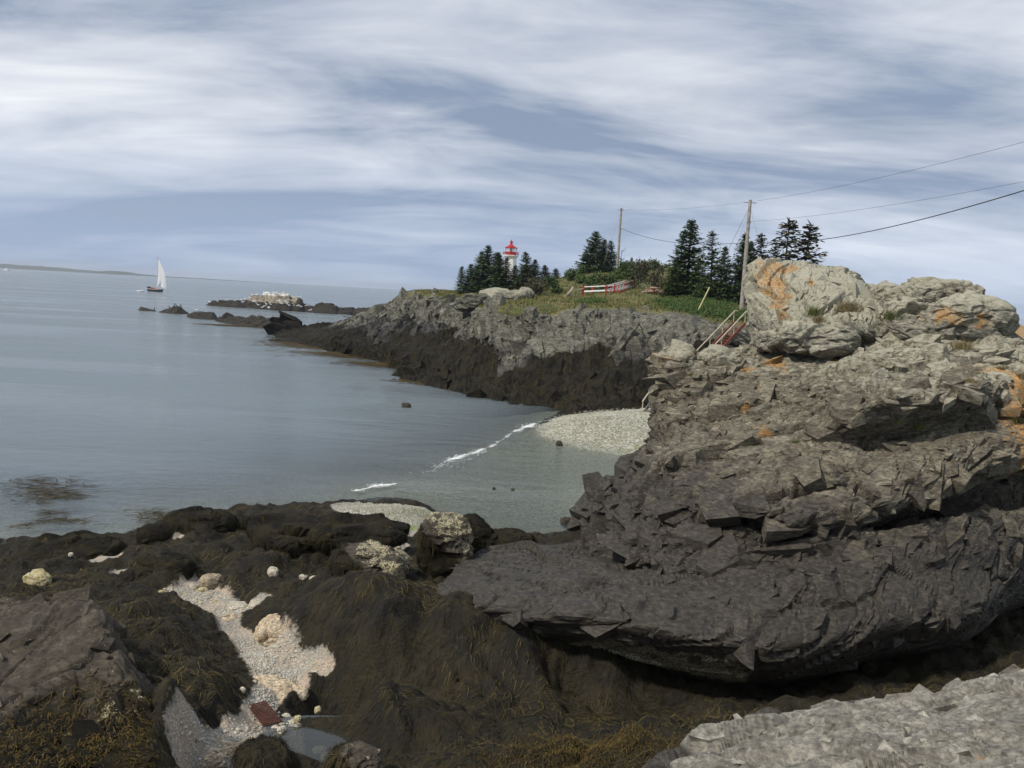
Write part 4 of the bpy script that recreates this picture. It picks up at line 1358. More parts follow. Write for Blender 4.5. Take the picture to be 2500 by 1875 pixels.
def boulder(name, label, cat, c_, size, seed, mat, sub=5, fac=.22, attrs=None, rz=0., group=None, parent=None, tilt=0., weedn=0):
    V_, F_ = blob(size, seed, sub, fac)
    at_ = zeros_attr(len(V_), **(attrs(V_) if attrs else {}))
    o_ = obj(name, mk_mesh(name, V_, F_, mat, at_, False), parent, c_, (tilt, tilt * .6, rz))
    if label:
        tag(o_, label, cat, group)
    if weedn:
        n_ = V_ / (np.linalg.norm(V_ / np.array(size), axis=1, keepdims=True)) / np.array(size)
        n_ /= np.linalg.norm(n_, axis=1, keepdims=True)
        ch = weed_on(V_, n_, np.clip(at_['weed'] - .2, 1e-6, 1), weedn, M_WEED, 'rockweed', '', (.07, .20), .010, seed, .45, .012)
        ch.parent = o_
        ch['kind'] = 'stuff'
    return o_


def sit(px, py, z, D=None):
    return PZ(px, py, z)


def at_base(px, py_base, w_px, h_px, D):
    """centre and size of a boulder whose base sits at a photographed spot"""
    return P(px, py_base - h_px / 2, D), w_px * D / F, h_px * D / F


# big right-hand boulders on the outcrop
for args in (
    (2186, 782, 96, 84, 25.4, 'rounded grey boulder next to the lichen block on the outcrop top', 51, 1.6, [(0, 0, .35)]),
    (2325, 770, 190, 80, 24.6, 'dark grey flat-topped boulder at the summit right of the notch', 52, 2.0, []),
    (2262, 752, 76, 56, 24.2, 'small rounded grey boulder wedged against the summit boulder', 55, 1.0, []),
    (2385, 850, 215, 120, 23.3, 'broad pale boulder streaked with orange lichen at the right end of the outcrop top', 53, 2.0, [(-.7, -.6, .2), (-.1, -.7, .1), (.95, -.4, .2)]),
    (2255, 846, 150, 112, 23.9, 'angular grey green boulder with yellow orange lichen below the summit', 54, 1.6, [(.3, -.7, .1), (.5, -.6, -.3), (.1, -.6, .35)]),
    (2010, 866, 200, 72, 24.0, 'low fractured slab at the foot of the lichen block', 57, 1.4, [(.1, -.5, .1)]),
    (1905, 856, 90, 52, 24.6, 'rounded slab tucked under the left corner of the lichen block', 58, 1.1, []),
    (1662, 930, 84, 74, 24.9, 'jagged knob with an orange lichen cap at the outcrop\'s left shoulder', 59, 1.4, [(-.1, -.3, .75)]),
    (1768, 940, 130, 78, 24.6, 'pale streaked angular block beside the jagged knob', 60, 1.4, []),
    (2440, 985, 90, 70, 20.2, 'red orange lichen covered boulder at the right edge', 62, 1.0, [(-.5, -.6, .3), (.4, -.6, .2), (.0, -.4, .5), (.6, -.5, -.2)]),
):
    px, pyb, wpx, hpx, D, lab, seed, dep_, og = args
    c_, wd_, ht_ = at_base(px, pyb, wpx, hpx, D)
    sz = (wd_ * 1.0, dep_ * 1.15, ht_ * 1.08)

    def atf(V_, og=og, sz=sz):
        q = V_ / (np.array(sz) * .5)
        om = np.zeros(len(V_))
        for a_ in og:
            om = np.maximum(om, np.clip(1.2 - np.linalg.norm(q - np.array(a_), axis=1) / .62, 0, 1))
        return dict(orange=om, pale=np.clip(.3 + .4 * q[:, 2], 0, 1))
    boulder('boulder', lab, 'boulder', c_ + np.array([0, dep_ * .35, 0]), sz, seed, M_TOP if 'dark' not in lab and 'jagged' not in lab else M_OUT, 6 if wpx > 140 else 5, .26, atf)

# slab boulder on the headland
c_, wd_, ht_ = at_base(1228, 764, 150, 54, 92)
o = boulder('boulder', 'long dark slab boulder with a pale top below the lighthouse trees', 'boulder', c_ + np.array([0, 1.2, 0]), (wd_, 4.2, ht_), 71, M_HEAD, 5, .22, lambda V_: dict(pale=np.clip(V_[:, 2] * .9, 0, .8)), tilt=0)
o.rotation_euler = (0, math.radians(-9), 0)
c_, wd_, ht_ = at_base(1160, 768, 100, 50, 90)
boulder('boulder', 'dark angular boulder left of the long slab on the headland', 'boulder', c_ + np.array([0, 1.2, 0]), (wd_, 3.4, ht_), 72, M_HEAD, 5, .25)

# weed-covered boulders of the near shore
wd1 = lambda lo=-.2: (lambda V_: dict(weed=np.clip(.95 - 0 * V_[:, 0], 0, 1)))
for px, pyb, wpx, hpx, D, lab, seed in (
    (468, 1312, 160, 66, 26.3, 'tall rockweed covered boulder standing at the water left of centre', 81),
    (370, 1318, 78, 42, 25.6, 'small rockweed covered boulder left of the tall one at the water', 82),
    (378, 1425, 150, 66, 21.6, 'blocky rockweed covered boulder with a dark upright face above the gully head', 83),
    (585, 1290, 60, 36, 27.0, 'little rockweed hummock right of the tall water boulder', 84),
    (1120, 1345, 150, 80, 22.3, 'dark humped boulder behind the yellow barnacled boulder', 85),
    (1235, 1342, 130, 42, 24.2, 'low black boulder at the edge of the cove beside the ledge', 86),
    (700, 1335, 220, 56, 24.2, 'wide rockweed covered mound left of the near shingle spit', 87),
    (870, 1335, 220, 58, 23.6, 'broad olive brown weed mound in front of the near shingle spit', 88),
    (150, 1385, 210, 66, 23.2, 'flat weed covered hump at the left waterline', 89),
    (632, 1905, 150, 92, 10.9, 'weed covered boulder between the gully mouth and the tide pool', 90),
):
    c_, wd_, ht_ = at_base(px, pyb, wpx, hpx, D * .97)
    boulder('boulder', lab, 'boulder', c_ + np.array([0, wd_ * .3, -.16]), (wd_ * 1.15, wd_ * .95, ht_ * 1.1), seed, M_BROWN, 5, .2, lambda V_: dict(weed=np.full(len(V_), 1.0)), rz=seed, weedn=int(900 + wpx * 7))
for px, pyb, wpx, hpx, D, lab, seed in (
    (1085, 1408, 140, 140, 19.6, 'pointed boulder with pale yellow barnacle patches above the ledge tip', 92),
    (898, 1440, 200, 92, 18.6, 'long weed fringed boulder with pale barnacles at its right end', 93),
    (1120, 1620, 210, 60, 15.6, 'low weed draped shelf with yellow barnacle crust under the ledge', 96),
    (860, 1895, 140, 50, 10.6, 'barnacle whitened rock at the near rim of the tide pool', 97),
):
    c_, wd_, ht_ = at_base(px, pyb, wpx, hpx, D * .97)
    boulder('boulder', lab, 'boulder', c_ + np.array([0, wd_ * .3, -.05]), (wd_, wd_ * .8, ht_ * 1.2), seed, M_BROWN, 5, .24,
            lambda V_: dict(weed=np.clip(.75 - 1.4 * smooth(-.1, .5, V_[:, 0] + V_[:, 2] * 1.2), 0, 1), barn=np.clip(.1 + .55 * smooth(-.1, .4, V_[:, 0] * .7 + V_[:, 2]), 0, 1)), weedn=1500)

# loose stones and bleached rocks
M_BLEACH = rock_mat('bleached_gully_rock', (.46, .38, .28), (.56, .46, .34), (.50, .46, .38), scl=2.2, bumpd=.02)
M_STONE = rock_mat('pale_stone', (.42, .39, .33), (.52, .49, .43), (.58, .56, .50), scl=3., bumpd=.01)
M_STONEY = rock_mat('yellow_stone', (.42, .36, .18), (.50, .45, .27), (.55, .52, .40), scl=3., bumpd=.01)
M_STONEB = rock_mat('tan_stone', (.26, .21, .16), (.33, .28, .21), (.40, .36, .28), scl=3., bumpd=.01)


def stone(px, py, wpx, hpx, z, lab, seed, mat, group=None, sub=4, flat=.75):
    c_ = PZ(px, py, z)
    D = c_[1]
    wd_, ht_ = wpx * D / F, hpx * D / F
    zz = float(near_h(np.array([c_[0]]), np.array([c_[1]]))[0])
    V_, F_ = blob((wd_, wd_ * flat, ht_), seed, sub, .2)
    o_ = obj('stone', mk_mesh('stone', V_, F_, mat, zeros_attr(len(V_)), smooth_=False), None, (c_[0], c_[1], max(zz, z - .3) + ht_ * .3), (.1 * math.sin(seed), .15 * math.cos(seed), seed))
    tag(o_, lab, 'stone', group)
    return o_


stone(92, 1422, 62, 44, .9, 'yellowish rounded stone alone on the weed at the left', 201, M_STONEY)
stone(516, 1424, 62, 40, .75, 'tan oblong stone at the head of the gully', 202, M_STONEB)
stone(666, 1412, 36, 22, .8, 'white wedge stone on the weed right of the gully head', 203, M_STONE)
stone(740, 1430, 22, 13, 1.4, 'left of two small white stones on the big weed mound', 204, M_STONE)
stone(766, 1428, 25, 12, 1.45, 'right of two small white stones on the big weed mound', 205, M_STONE)
stone(173, 1370, 15, 10, .7, 'tiny pale stone on the left waterline hump', 206, M_STONE)
stone(474, 1434, 24, 16, .65, 'grey rounded stone below the tan stone', 207, M_STONE)
stone(495, 1445, 26, 12, .65, 'cream flat stone at the top of the sandy patch', 208, M_STONEY)
stone(777, 1696, 22, 18, 1.35, 'yellow split stone on the barnacled bank above the pool', 209, M_STONEY)
stone(716, 1738, 24, 22, 1.3, 'upright white stone right of the rusty grate', 210, M_STONE)
stone(698, 1726, 26, 16, 1.3, 'pale angular stone behind the upright white stone', 211, M_STONE)
stone(726, 1759, 25, 16, 1.42, 'cream egg-shaped stone at the pool rim', 212, M_STONEY)
stone(592, 1706, 17, 14, 1.35, 'small white block left of the rusty grate', 213, M_STONE)
stone(783, 1790, 36, 20, 1.42, 'largest of three cream stones standing in the tide pool', 214, M_STONEY)
stone(795, 1802, 28, 17, 1.42, 'middle one of three cream stones standing in the tide pool', 215, M_STONEY)
stone(808, 1810, 18, 15, 1.42, 'small dark-sided stone nearest in the tide pool', 216, M_STONE)
stone(672, 1780, 26, 12, 1.35, 'broad white flat stone below the rusty grate', 217, M_STONE)
stone(688, 1790, 26, 22, 1.35, 'tilted white slab stone among pebbles by the pool', 218, M_STONE)
stone(445, 1315, 18, 10, .55, 'pale stone at the pale patch below the tall water boulder', 219, M_STONE)
stone(1362, 1340, 20, 9, 2.0, 'white chip lying on the black ledge near the cove', 220, M_STONE)
stone(395, 1456, 16, 9, .7, 'cream stone at the left tip of the sandy patch', 221, M_STONEY)
stone(420, 1450, 18, 11, .68, 'grey white stone next to the left tip of the sandy patch', 222, M_STONE)
stone(1212, 1775, 14, 9, 1.5, 'lone white shell-like chip on the weed floor', 223, M_STONE)
for px, py, wpx, hpx, z_, lab, sd3, mt3 in (
    (675, 1572, 110, 72, .95, 'cream bleached bedrock hump in the middle of the gully', 231, M_BLEACH),
    (668, 1678, 150, 52, 1.15, 'tan bleached rock shelf above the rusty grate', 232, M_BLEACH),
    (585, 1488, 62, 34, .75, 'whitish flat slab on the right of the sandy patch', 233, M_STONE),
    (628, 1494, 52, 34, .8, 'pale grey slab beside the weed mound at the gully bend', 234, M_STONE),
    (560, 1815, 92, 60, 1.4, 'cream bleached boulder at the gully mouth', 235, M_BLEACH),
    (508, 1850, 80, 60, 1.45, 'peach bleached boulder nearest in the gully mouth', 236, M_BLEACH),
    (560, 1522, 44, 26, .8, 'small pinkish bleached rock at the gully narrows', 237, M_BLEACH),
    (712, 1862, 40, 26, 1.42, 'pale barnacled rock at the left rim of the pool', 238, M_BLEACH),
):
    o = stone(px, py, wpx, hpx * .8, z_, lab, sd3, mt3, None, 5, .9)
    o.location.z -= hpx * .8 * .004
rs = random.Random(5)
for i in range(46):
    px, py = rs.gauss(678, 26), rs.gauss(1785, 22)
    if rs.random() < .3:
        px, py = rs.gauss(690, 22), rs.gauss(1735, 14)
    s_ = rs.uniform(6, 14)
    stone(px, py, s_, s_ * .6, 1.33, 'small pale stone in the pebble heap between grate and pool', 300 + i, rs.choice([M_STONE, M_STONE, M_STONEB]), 'pebble heap by the tide pool', 3)
for i in range(34):
    t_ = rs.random()
    px, py = 400 + 130 * t_ + rs.gauss(0, 10), 1450 + 18 * t_ + rs.gauss(0, 10)
    if i % 2:
        px, py = rs.gauss(530, 40), rs.gauss(1850, 20)
    s_ = rs.uniform(6, 13)
    stone(px, py, s_, s_ * .55, .66 if py < 1600 else 1.42, 'small cream stone scattered in the gully sand', 400 + i, rs.choice([M_STONE, M_STONEY]), 'stones scattered in the gully', 3)

# pebble bed (countless): gully gravel and both shingle beaches
def pebbles(name, label, cs, count, size, mat, seed, far=False):
    rg_ = np.random.default_rng(seed)
    V1, F1 = ico(1)
    pts = []
    for px, py, z, r in cs:
        c_ = PZ(px, py, z)
        k = int(count * r * r / sum(a[3]**2 for a in cs))
        pts.append(np.stack([rg_.normal(c_[0], r * .5, k), rg_.normal(c_[1], r * .5, k)], 1))
    q = np.vstack(pts)
    if far:
        zq = np.clip(base_h(q[:, 0], q[:, 1]), -1, 1.3)
    else:
        zq = near_h(q[:, 0], q[:, 1])
        s0 = ground_masks(q[:, 0], q[:, 1], zq)
        ok = (np.maximum(s0[0], s0[1] * .8) > .56)
        q, zq = q[ok], zq[ok]
    n_ = len(q)
    sz_ = rg_.uniform(size[0], size[1], (n_, 1)) * rg_.uniform(.7, 1.3, (n_, 3)) * np.array([1, 1, .6])
    ang_ = rg_.uniform(0, 6.28, n_)
    B = V1[None] * sz_[:, None] * (1 + .25 * rg_.normal(0, 1, (n_, len(V1), 1)).clip(-1, 1))
    ca, sa_ = np.cos(ang_)[:, None], np.sin(ang_)[:, None]
    X_ = B[..., 0] * ca - B[..., 1] * sa_ + q[:, :1]
    Y_ = B[..., 0] * sa_ + B[..., 1] * ca + q[:, 1:]
    Z_ = B[..., 2] + (zq + sz_[:, 2] * .3)[:, None]
    VV = np.stack([X_, Y_, Z_], -1).reshape(-1, 3)
    FF = (F1[None] + (np.arange(n_) * len(V1))[:, None, None]).reshape(-1, 3)
    o_ = obj(name, mk_mesh(name, VV, FF, mat, dict(rnd=np.repeat(rg_.random(n_), len(V1)))))
    tag(o_, label, 'pebbles', kind='stuff')


M_PEB = weed_mat('pebble_mix', (.34, .335, .29), (.44, .42, .36), (.58, .56, .50))
M_PEBS = weed_mat('shingle_mix', (.26, .255, .20), (.34, .33, .265), (.46, .44, .37))
pebbles('gully_gravel', 'white gravel and shell sand on the gully floor', [(660, 1610, 1.0, 1.0), (720, 1625, 1.0, .9), (620, 1590, .95, .7), (480, 1455, .65, 1.0), (560, 1500, .75, .6), (640, 1720, 1.2, .6), (680, 1780, 1.3, .5), (540, 1830, 1.4, .6), (505, 1862, 1.45, .6)], 4800, (.010, .028), M_PEB, 3)
pebbles('spit_shingle', 'pale shingle on the near spit', [(900, 1240, .2, 1.6), (980, 1255, .3, 1.8), (1040, 1275, .3, 1.2)], 3500, (.015, .04), M_PEBS, 4)
pebbles('beach_shingle', 'grey green shingle on the cove beach', [(1400, 1045, .4, 4), (1500, 1070, .4, 5), (1580, 1060, .5, 5), (1480, 1020, .7, 5)], 3600, (.02, .055), M_PEBS, 6, True)

# rocks awash in the cove
for px, py, wpx, hpx, lab, seed in ((992, 994, 22, 12, 'small brown rock awash in the middle of the cove', 501), (1365, 1086, 16, 11, 'dark stone at the foot of the shingle beach', 502), (1380, 1276, 26, 14, 'reddish brown rock awash close to the outcrop nose', 503), (1206, 1194, 8, 5, 'left tiny black stone in the shallows', 504), (1252, 1196, 9, 5, 'right tiny black stone in the shallows', 505), (1440, 1158, 12, 4, 'flat dark stone in the shallows below the beach', 506)):
    c_ = PZ(px, py, 0)
    D = c_[1]
    wd_, ht_ = wpx * D / F, hpx * D / F
    V_, F_ = blob((wd_, wd_ * .8, ht_ * 1.5), seed, 4, .25)
    o = obj('rock_awash', mk_mesh('rock_awash', V_, F_, M_BROWN, zeros_attr(len(V_), weed=np.full(len(V_), .35))), None, (c_[0], c_[1], ht_ * .15))
    tag(o, lab, 'rock')


# ------------------------------------------------------------------ reefs and the gull rock
def reef(name, label, prof, D, depth, seed, mat=M_REEF, attrf=None, N_c=220):
    """prof: list of (px, crest py, base py)"""
    front = [PZ(a, c_, 0) for a, b, c_ in prof]
    crest = []
    for (a, b, c_), f_ in zip(prof, front):
        crest.append(P(a, b, f_[1] + depth * .45))
    back = [f_ + np.array([f_[0] / f_[1] * depth, depth, -.8]) for f_ in front]
    midr = [(f_ * .55 + c_ * .45) + np.array([0, -.0, .12 * max(0, c_[2])]) for f_, c_ in zip(front, crest)]
    under_ = [f_ + np.array([0, -1.5, -1.2]) for f_ in front]
    G_, v_ = loft([under_, front, midr, crest, back], N_c, 60)
    n_ = grid_normals(G_).reshape(-1, 3)
    V_ = G_.reshape(-1, 3)
    f_, e_ = facets(V_, max(1.2, depth * .16), seed, None, (1.3, 1.3, .7))
    f2_, _ = facets(V_, max(.5, depth * .05), seed + 3, None, (1.3, 1.3, .7))
    k = depth / 14.
    V_ = V_ + n_ * (k * (.45 * f_ + .22 * f2_ + .5 * fbm(V_, .35, 3, .5, seed)))[:, None] * smooth(-.8, .6, V_[:, 2])[:, None]
    at_ = zeros_attr(len(V_))
    if attrf:
        at_.update(attrf(V_))
    o_ = obj(name, mk_mesh(name, V_, grid_faces(*G_.shape[:2]), mat, at_, False))
    tag(o_, label, 'rock')
    return V_


M_GUANO, tgu = new_mat('guano_rock')
pg = tgu.pos()
hg = tgu.attr('pale')
fgu = tgu.rng(tgu.math('ADD', hg, tgu.math('MULTIPLY', tgu.math('SUBTRACT', tgu.noise(pg, .45, 6, .7), .5), 1.1)), .35, .6)
fgw = tgu.rng(tgu.math('ADD', tgu.attr('barn'), tgu.math('MULTIPLY', tgu.math('SUBTRACT', tgu.noise(pg, .6, 6, .7), .5), 1.0)), .4, .6)
cgu = tgu.mix(fgu, tgu.mix(tgu.noise(pg, .7, 5), (.018, .016, .013), (.045, .04, .03)), tgu.mix(tgu.rng(tgu.noise(pg, .9, 5, .7), .4, .6), (.13, .115, .09), (.33, .29, .22)))
cgu = tgu.mix(fgw, cgu, (.72, .71, .66))
finish(tgu, cgu, .85, tgu.bump(tgu.noise(pg, .9, 7, .7), .9, .3), .2)

GV = reef('gull_rock', 'low rock island whitened by gull droppings off the headland', [(503, 745, 745), (518, 737, 747), (563, 735, 750), (575, 738, 751), (603, 733, 752), (615, 723, 753), (638, 722, 755), (641, 717, 755), (670, 717, 758), (706, 718, 760), (712, 725, 760), (732, 728, 762), (744, 740, 762), (765, 747, 764), (797, 740, 766), (814, 744, 767), (825, 751, 767), (854, 750, 768), (872, 756, 767), (885, 764, 767)], 0, 15, 611, M_GUANO,
     lambda V_: dict(pale=smooth(1.5, 2.6, V_[:, 2]) * smooth(-83, -78, V_[:, 0]) * smooth(-60, -64, V_[:, 0]), barn=.55 * smooth(3.2, 4.2, V_[:, 2]) * smooth(-83, -78, V_[:, 0])))
reef('reef_rock', 'leftmost low black rock in the water before the gull island', [(336, 757, 757), (348, 750, 759), (368, 754, 760), (382, 760, 761)], 0, 6, 621, N_c=80)
reef('reef_rock', 'cormorant-topped black rock second from the left in the reef', [(388, 762, 763), (405, 756, 765), (420, 751, 766), (432, 749, 767), (446, 754, 767), (464, 767, 768)], 0, 8, 622, N_c=100)
reef('reef_rock', 'rounded black reef rock third from the left with a white gull', [(456, 774, 775), (472, 762, 778), (497, 761, 780), (517, 763, 781), (532, 776, 780)], 0, 9, 623, N_c=120)
reef('reef_rock', 'longest black ridge of the reef reaching towards the headland', [(525, 783, 784), (552, 767, 790), (597, 775, 796), (617, 770, 799), (640, 776, 802), (666, 780, 804), (676, 775, 805), (700, 785, 806), (722, 796, 806)], 0, 12, 624)
reef('reef_rock', 'flat black rock shelf between the gull island and the headland tip', [(862, 775, 778), (868, 756, 779), (885, 752, 781), (915, 752, 783), (945, 752, 784), (985, 760, 785)], 0, 14, 625)


# birds
def gull_mesh():
    b, w_, k_ = MB(), MB(), MB()
    prof = [(-.30, .0, .02), (-.22, .05, .055), (-.08, .085, .095), (.08, .09, .10), (.18, .07, .075), (.24, .05, .05), (.27, .045, .045)]
    b.tube([(x_, 0, .26 + z_ * .35 + max(0, x_ - .1) * .9) for x_, z_, r_ in prof], [r_ for _, _, r_ in prof], 8)
    b.tube([(.27, 0, .44), (.30, 0, .50), (.35, 0, .50), (.39, 0, .485)], [.045, .06, .05, .02], 8)
    for s_ in (-1, 1):
        w_.poly([(.14, s_ * .085, .36), (.0, s_ * .105, .30), (-.20, s_ * .08, .27), (-.40, s_ * .03, .30), (-.15, s_ * .06, .37)], [(0, 1, 2, 3, 4)])
        b.tube([(.0, s_ * .03, .20), (.0, s_ * .03, 0)], .01, 5)
    k_.tube([(.385, 0, .487), (.45, 0, .47)], [.016, .006], 5)
    return b.mesh('gull_body', M_GULL, True), w_.mesh('wings', M_GULLW), k_.mesh('beak', M_BEAK)


gb, gw, gk = gull_mesh()
bvh_g = BVHTree.FromPolygons([tuple(p) for p in GV], [tuple(f) for f in grid_faces(60, 220)])
rb = random.Random(9)
gulls = [(513, 735), (532, 737), (555, 734), (581, 734), (586, 734), (599, 728), (604, 731), (612, 729), (617, 722), (626, 722), (623, 721), (640, 717), (646, 717), (652, 718), (658, 717), (670, 717), (673, 716), (690, 717), (727, 727), (731, 727), (618, 738), (625, 740), (631, 746), (645, 749), (651, 744), (655, 752), (657, 753), (678, 736), (688, 743), (698, 738), (706, 747), (720, 747), (726, 748), (735, 750), (746, 748), (753, 748), (757, 759), (700, 742), (683, 738), (640, 752), (662, 745), (712, 736), (592, 739)]
for px, py in gulls:
    d = ray(px, py + 2)
    h = bvh_g.ray_cast(CAM, d.normalized())
    if h[0] is None:
        h = bvh_g.ray_cast(CAM, ray(px, py + 6).normalized())
    if h[0] is None:
        continue
    g_ = empty('gull', h[0] - Vector((0, 0, .02)), rb.uniform(-.6, .6) + (math.pi if rb.random() < .4 else 0))
    g_.scale = (1.55,) * 3
    tag(g_, 'white gull resting on the dropping-whitened rock island', 'gull', 'gulls on the rock island')
    obj('body', gb, g_)
    obj('wing', gw, g_)
    obj('beak', gk, g_)
cb_ = MB()
cb_.tube([(-.35, 0, .12), (-.2, 0, .22), (0, 0, .36), (.14, 0, .52), (.20, 0, .68), (.24, 0, .80), (.32, 0, .84), (.45, 0, .83)], [.03, .09, .12, .10, .05, .045, .045, .012], 8)
cm = cb_.mesh('cormorant', M_CORM, True)
for (px, py), lb in zip(((414, 752), (424, 748), (431, 747), (438, 749), (443, 752), (377, 757)), ('leftmost cormorant on the second reef rock', 'second cormorant from the left on the second reef rock', 'middle cormorant at the crest of the second reef rock', 'fourth cormorant from the left on the second reef rock', 'rightmost cormorant on the second reef rock', 'lone cormorant on the leftmost reef rock')):
    p_ = P(px, py + 4, PZ(px, 765, 0)[1] + 3)
    o = obj('cormorant', cm, None, p_, (0, 0, rb.uniform(0, 6)))
    o.scale = (1.1,) * 3
    tag(o, lb, 'cormorant')
p_ = P(477, 763, PZ(477, 778, 0)[1] + 4)
g_ = empty('gull', p_)
g_.scale = (1.5,) * 3
tag(g_, 'lone white gull on the third reef rock from the left', 'gull')
for nm, mm in (('body', gb), ('wing', gw), ('beak', gk)):
    obj(nm, mm, g_)

# ------------------------------------------------------------------ surf line
def surf(name, label, pts, width, count, seed):
    rg_ = np.random.default_rng(seed)
    c_ = np.array([PZ(a, b, 0) for a, b in pts])
    seg = np.linalg.norm(np.diff(c_, axis=0), axis=1)
    u = np.concatenate([[0], np.cumsum(seg)])
    t_ = rg_.uniform(0, u[-1], count)
    x_ = np.interp(t_, u, c_[:, 0])
    y_ = np.interp(t_, u, c_[:, 1])
    prof_ = np.clip(fbm(np.stack([t_, t_ * 0, t_ * 0], 1), .5, 3, .6, seed) * 1.6 + .55, .0, 1.2)
    width = np.where(rg_.random(count) < .6, width, width * 3.5)
    x_ += rg_.normal(0, 1, count) * width * prof_ * .5
    y_ += rg_.normal(0, 1, count) * width * prof_ * .5
    wob = fbm(np.stack([t_, t_ * 0 + 9, t_ * 0], 1), .6, 3, .55, seed + 40)
    y_ += wob * .7
    ok = prof_ > .12
    x_, y_, prof_ = x_[ok], y_[ok], prof_[ok]
    n_ = len(x_)
    V1, F1 = ico(1)
    s_ = (rg_.uniform(.006, .02, n_) * (.4 + prof_))[:, None, None] * np.array([1.8, 1.0, .5])
    VV = (V1[None] * s_ * (1 + .3 * rg_.normal(0, 1, (n_, len(V1), 1)).clip(-1, 1)) + np.stack([x_, y_, np.full(n_, .03)], 1)[:, None]).reshape(-1, 3)
    FF = (F1[None] + (np.arange(n_) * len(V1))[:, None, None]).reshape(-1, 3)
    o_ = obj(name, mk_mesh(name, VV, FF, M_FOAM))
    tag(o_, label, 'surf', kind='stuff')


M_FOAM = plain('sea_foam', (.80, .82, .82), .8, .06, 6.)
surf('surf', 'white breaking wavelet running to the shingle beach tip', [(1255, 1055), (1280, 1045), (1306, 1034)], .16, 1000, 3)
surf('surf', 'longest white streak of breaking wavelet in mid cove', [(1092, 1128), (1135, 1112), (1160, 1106), (1208, 1086)], .13, 1200, 4)
surf('surf', 'short white wavelet streak by the near spit', [(868, 1200), (905, 1192), (965, 1184)], .10, 700, 5)
surf('surf', 'faint thin wash line joining the wavelet streaks across the cove', [(1050, 1146), (1092, 1128), (1160, 1106), (1208, 1086), (1255, 1056), (1306, 1034), (1345, 1028)], .06, 450, 14)
surf('surf', 'thin white edge where the wavelet meets the beach', [(1340, 1030), (1358, 1024), (1370, 1021)], .2, 120, 6)
surf('surf', 'small scattered foam flecks between the wavelet streaks', [(1030, 1152), (1060, 1148), (1090, 1128), (1148, 1124), (1160, 1121)], .3, 160, 8)


# ------------------------------------------------------------------ spruces
def spruce_mesh(seed, H, W, bare=.06, dens=1.0, lean=0., one_side=0.):
    """unit spruce H tall, W half-width at its base; returns trunk MB and crown arrays"""
    rg_ = np.random.default_rng(seed)
    tr = MB()
    bend = rg_.normal(0, .02 * H, 2)
    axis_ = lambda h_: np.array([bend[0] * (h_ / H)**2 + lean * h_, bend[1] * (h_ / H)**2, h_])
    tr.tube([axis_(h_) for h_ in np.linspace(-.3, H * .97, 7)], [max(.02, .020 * H * (1 - i / 6.4)) for i in range(7)], 7)
    P0, DD, LL, WW, RR = [], [], [], [], []
    h_ = bare * H
    while h_ < H * .985:
        f_ = 1 - (h_ - bare * H) / (H * (1 - bare))
        n_ = int(rg_.integers(6, 11))
        a0 = rg_.uniform(0, 6.28)
        for b_ in range(n_):
            if rg_.random() > dens:
                continue
            a_ = a0 + 6.283 * b_ / n_ + rg_.normal(0, .25)
            L_ = W * (f_**.75) * rg_.uniform(.62, 1.18) + .05 * W
            L_ *= 1 + one_side * math.cos(a_)
            rise = (.55 - 1.0 * f_) * .5 + rg_.normal(0, .08)
            base = axis_(h_ + rg_.uniform(-.02, .02) * H)
            tr_pts = []
            ns = max(3, int(L_ / .16))
            for s in np.linspace(.12, 1, ns):
                q = base + np.array([math.cos(a_) * L_ * s, math.sin(a_) * L_ * s, L_ * (rise * s + .22 * s * s - .05)])
                wdt = L_ * .36 * (1 - .65 * s) + .13
                for k_ in range(3):
                    aa = a_ + (k_ - 1) * rg_.uniform(.5, 1.0) + rg_.normal(0, .15)
                    P0.append(q + rg_.normal(0, .03, 3))
                    DD.append([math.cos(aa), math.sin(aa), rg_.normal(.02, .22)])
                    LL.append(wdt * rg_.uniform(.7, 1.25) * (1 if k_ != 1 else .8))
                    WW.append(rg_.uniform(.13, .25))
                    RR.append(np.clip(rg_.random() * .7 + .3 * s, 0, 1))
        h_ += H * rg_.uniform(.026, .044) * (.55 + .65 * f_)
    # leader
    for k_ in range(10):
        h2 = H * rg_.uniform(.9, 1.0)
        a_ = rg_.uniform(0, 6.28)
        P0.append(axis_(h2))
        DD.append([math.cos(a_) * .5, math.sin(a_) * .5, 1])
        LL.append(.06 * H * rg_.uniform(.6, 1.1))
        WW.append(.08)
        RR.append(rg_.random())
    P0, DD = np.array(P0), np.array(DD)
    N0_ = np.tile([0, 0, 1.], (len(P0), 1)) + rg_.normal(0, .35, (len(P0), 3))
    N0_ /= np.linalg.norm(N0_, axis=1, keepdims=True)
    V_, F_, r_ = ribbons(P0, DD, N0_, np.array(LL), np.array(WW), 1, None, .0, .12, np.array(RR), .25)
    return tr, V_, F_, r_


SP = {}
for key, a_ in dict(slim=(1, 8, 1.25, .04, .95), full=(2, 8, 2.0, .02, 1.0), full2=(3, 8, 1.8, .03, 1.0), broad=(4, 8, 3.0, .02, 1.0), open=(5, 8, 1.7, .10, .62), open2=(6, 8, 1.9, .12, .58), dense=(7, 8, 1.75, .02, 1.0), small=(8, 8, 2.4, .02, .95)).items():
    tr, V_, F_, r_ = spruce_mesh(*a_)
    SP[key] = (tr.mesh('trunk', M_BARK), mk_mesh('crown', V_, F_, M_SPR, dict(rnd=r_), False))
SPM = {}


def crown_mesh(key, mat):
    if (key, mat.name) not in SPM:
        if mat is M_SPR:
            SPM[key, mat.name] = SP[key][1]
        else:
            c_ = SP[key][1].copy()
            c_.materials.clear()
            c_.materials.append(mat)
            SPM[key, mat.name] = c_
    return SPM[key, mat.name]


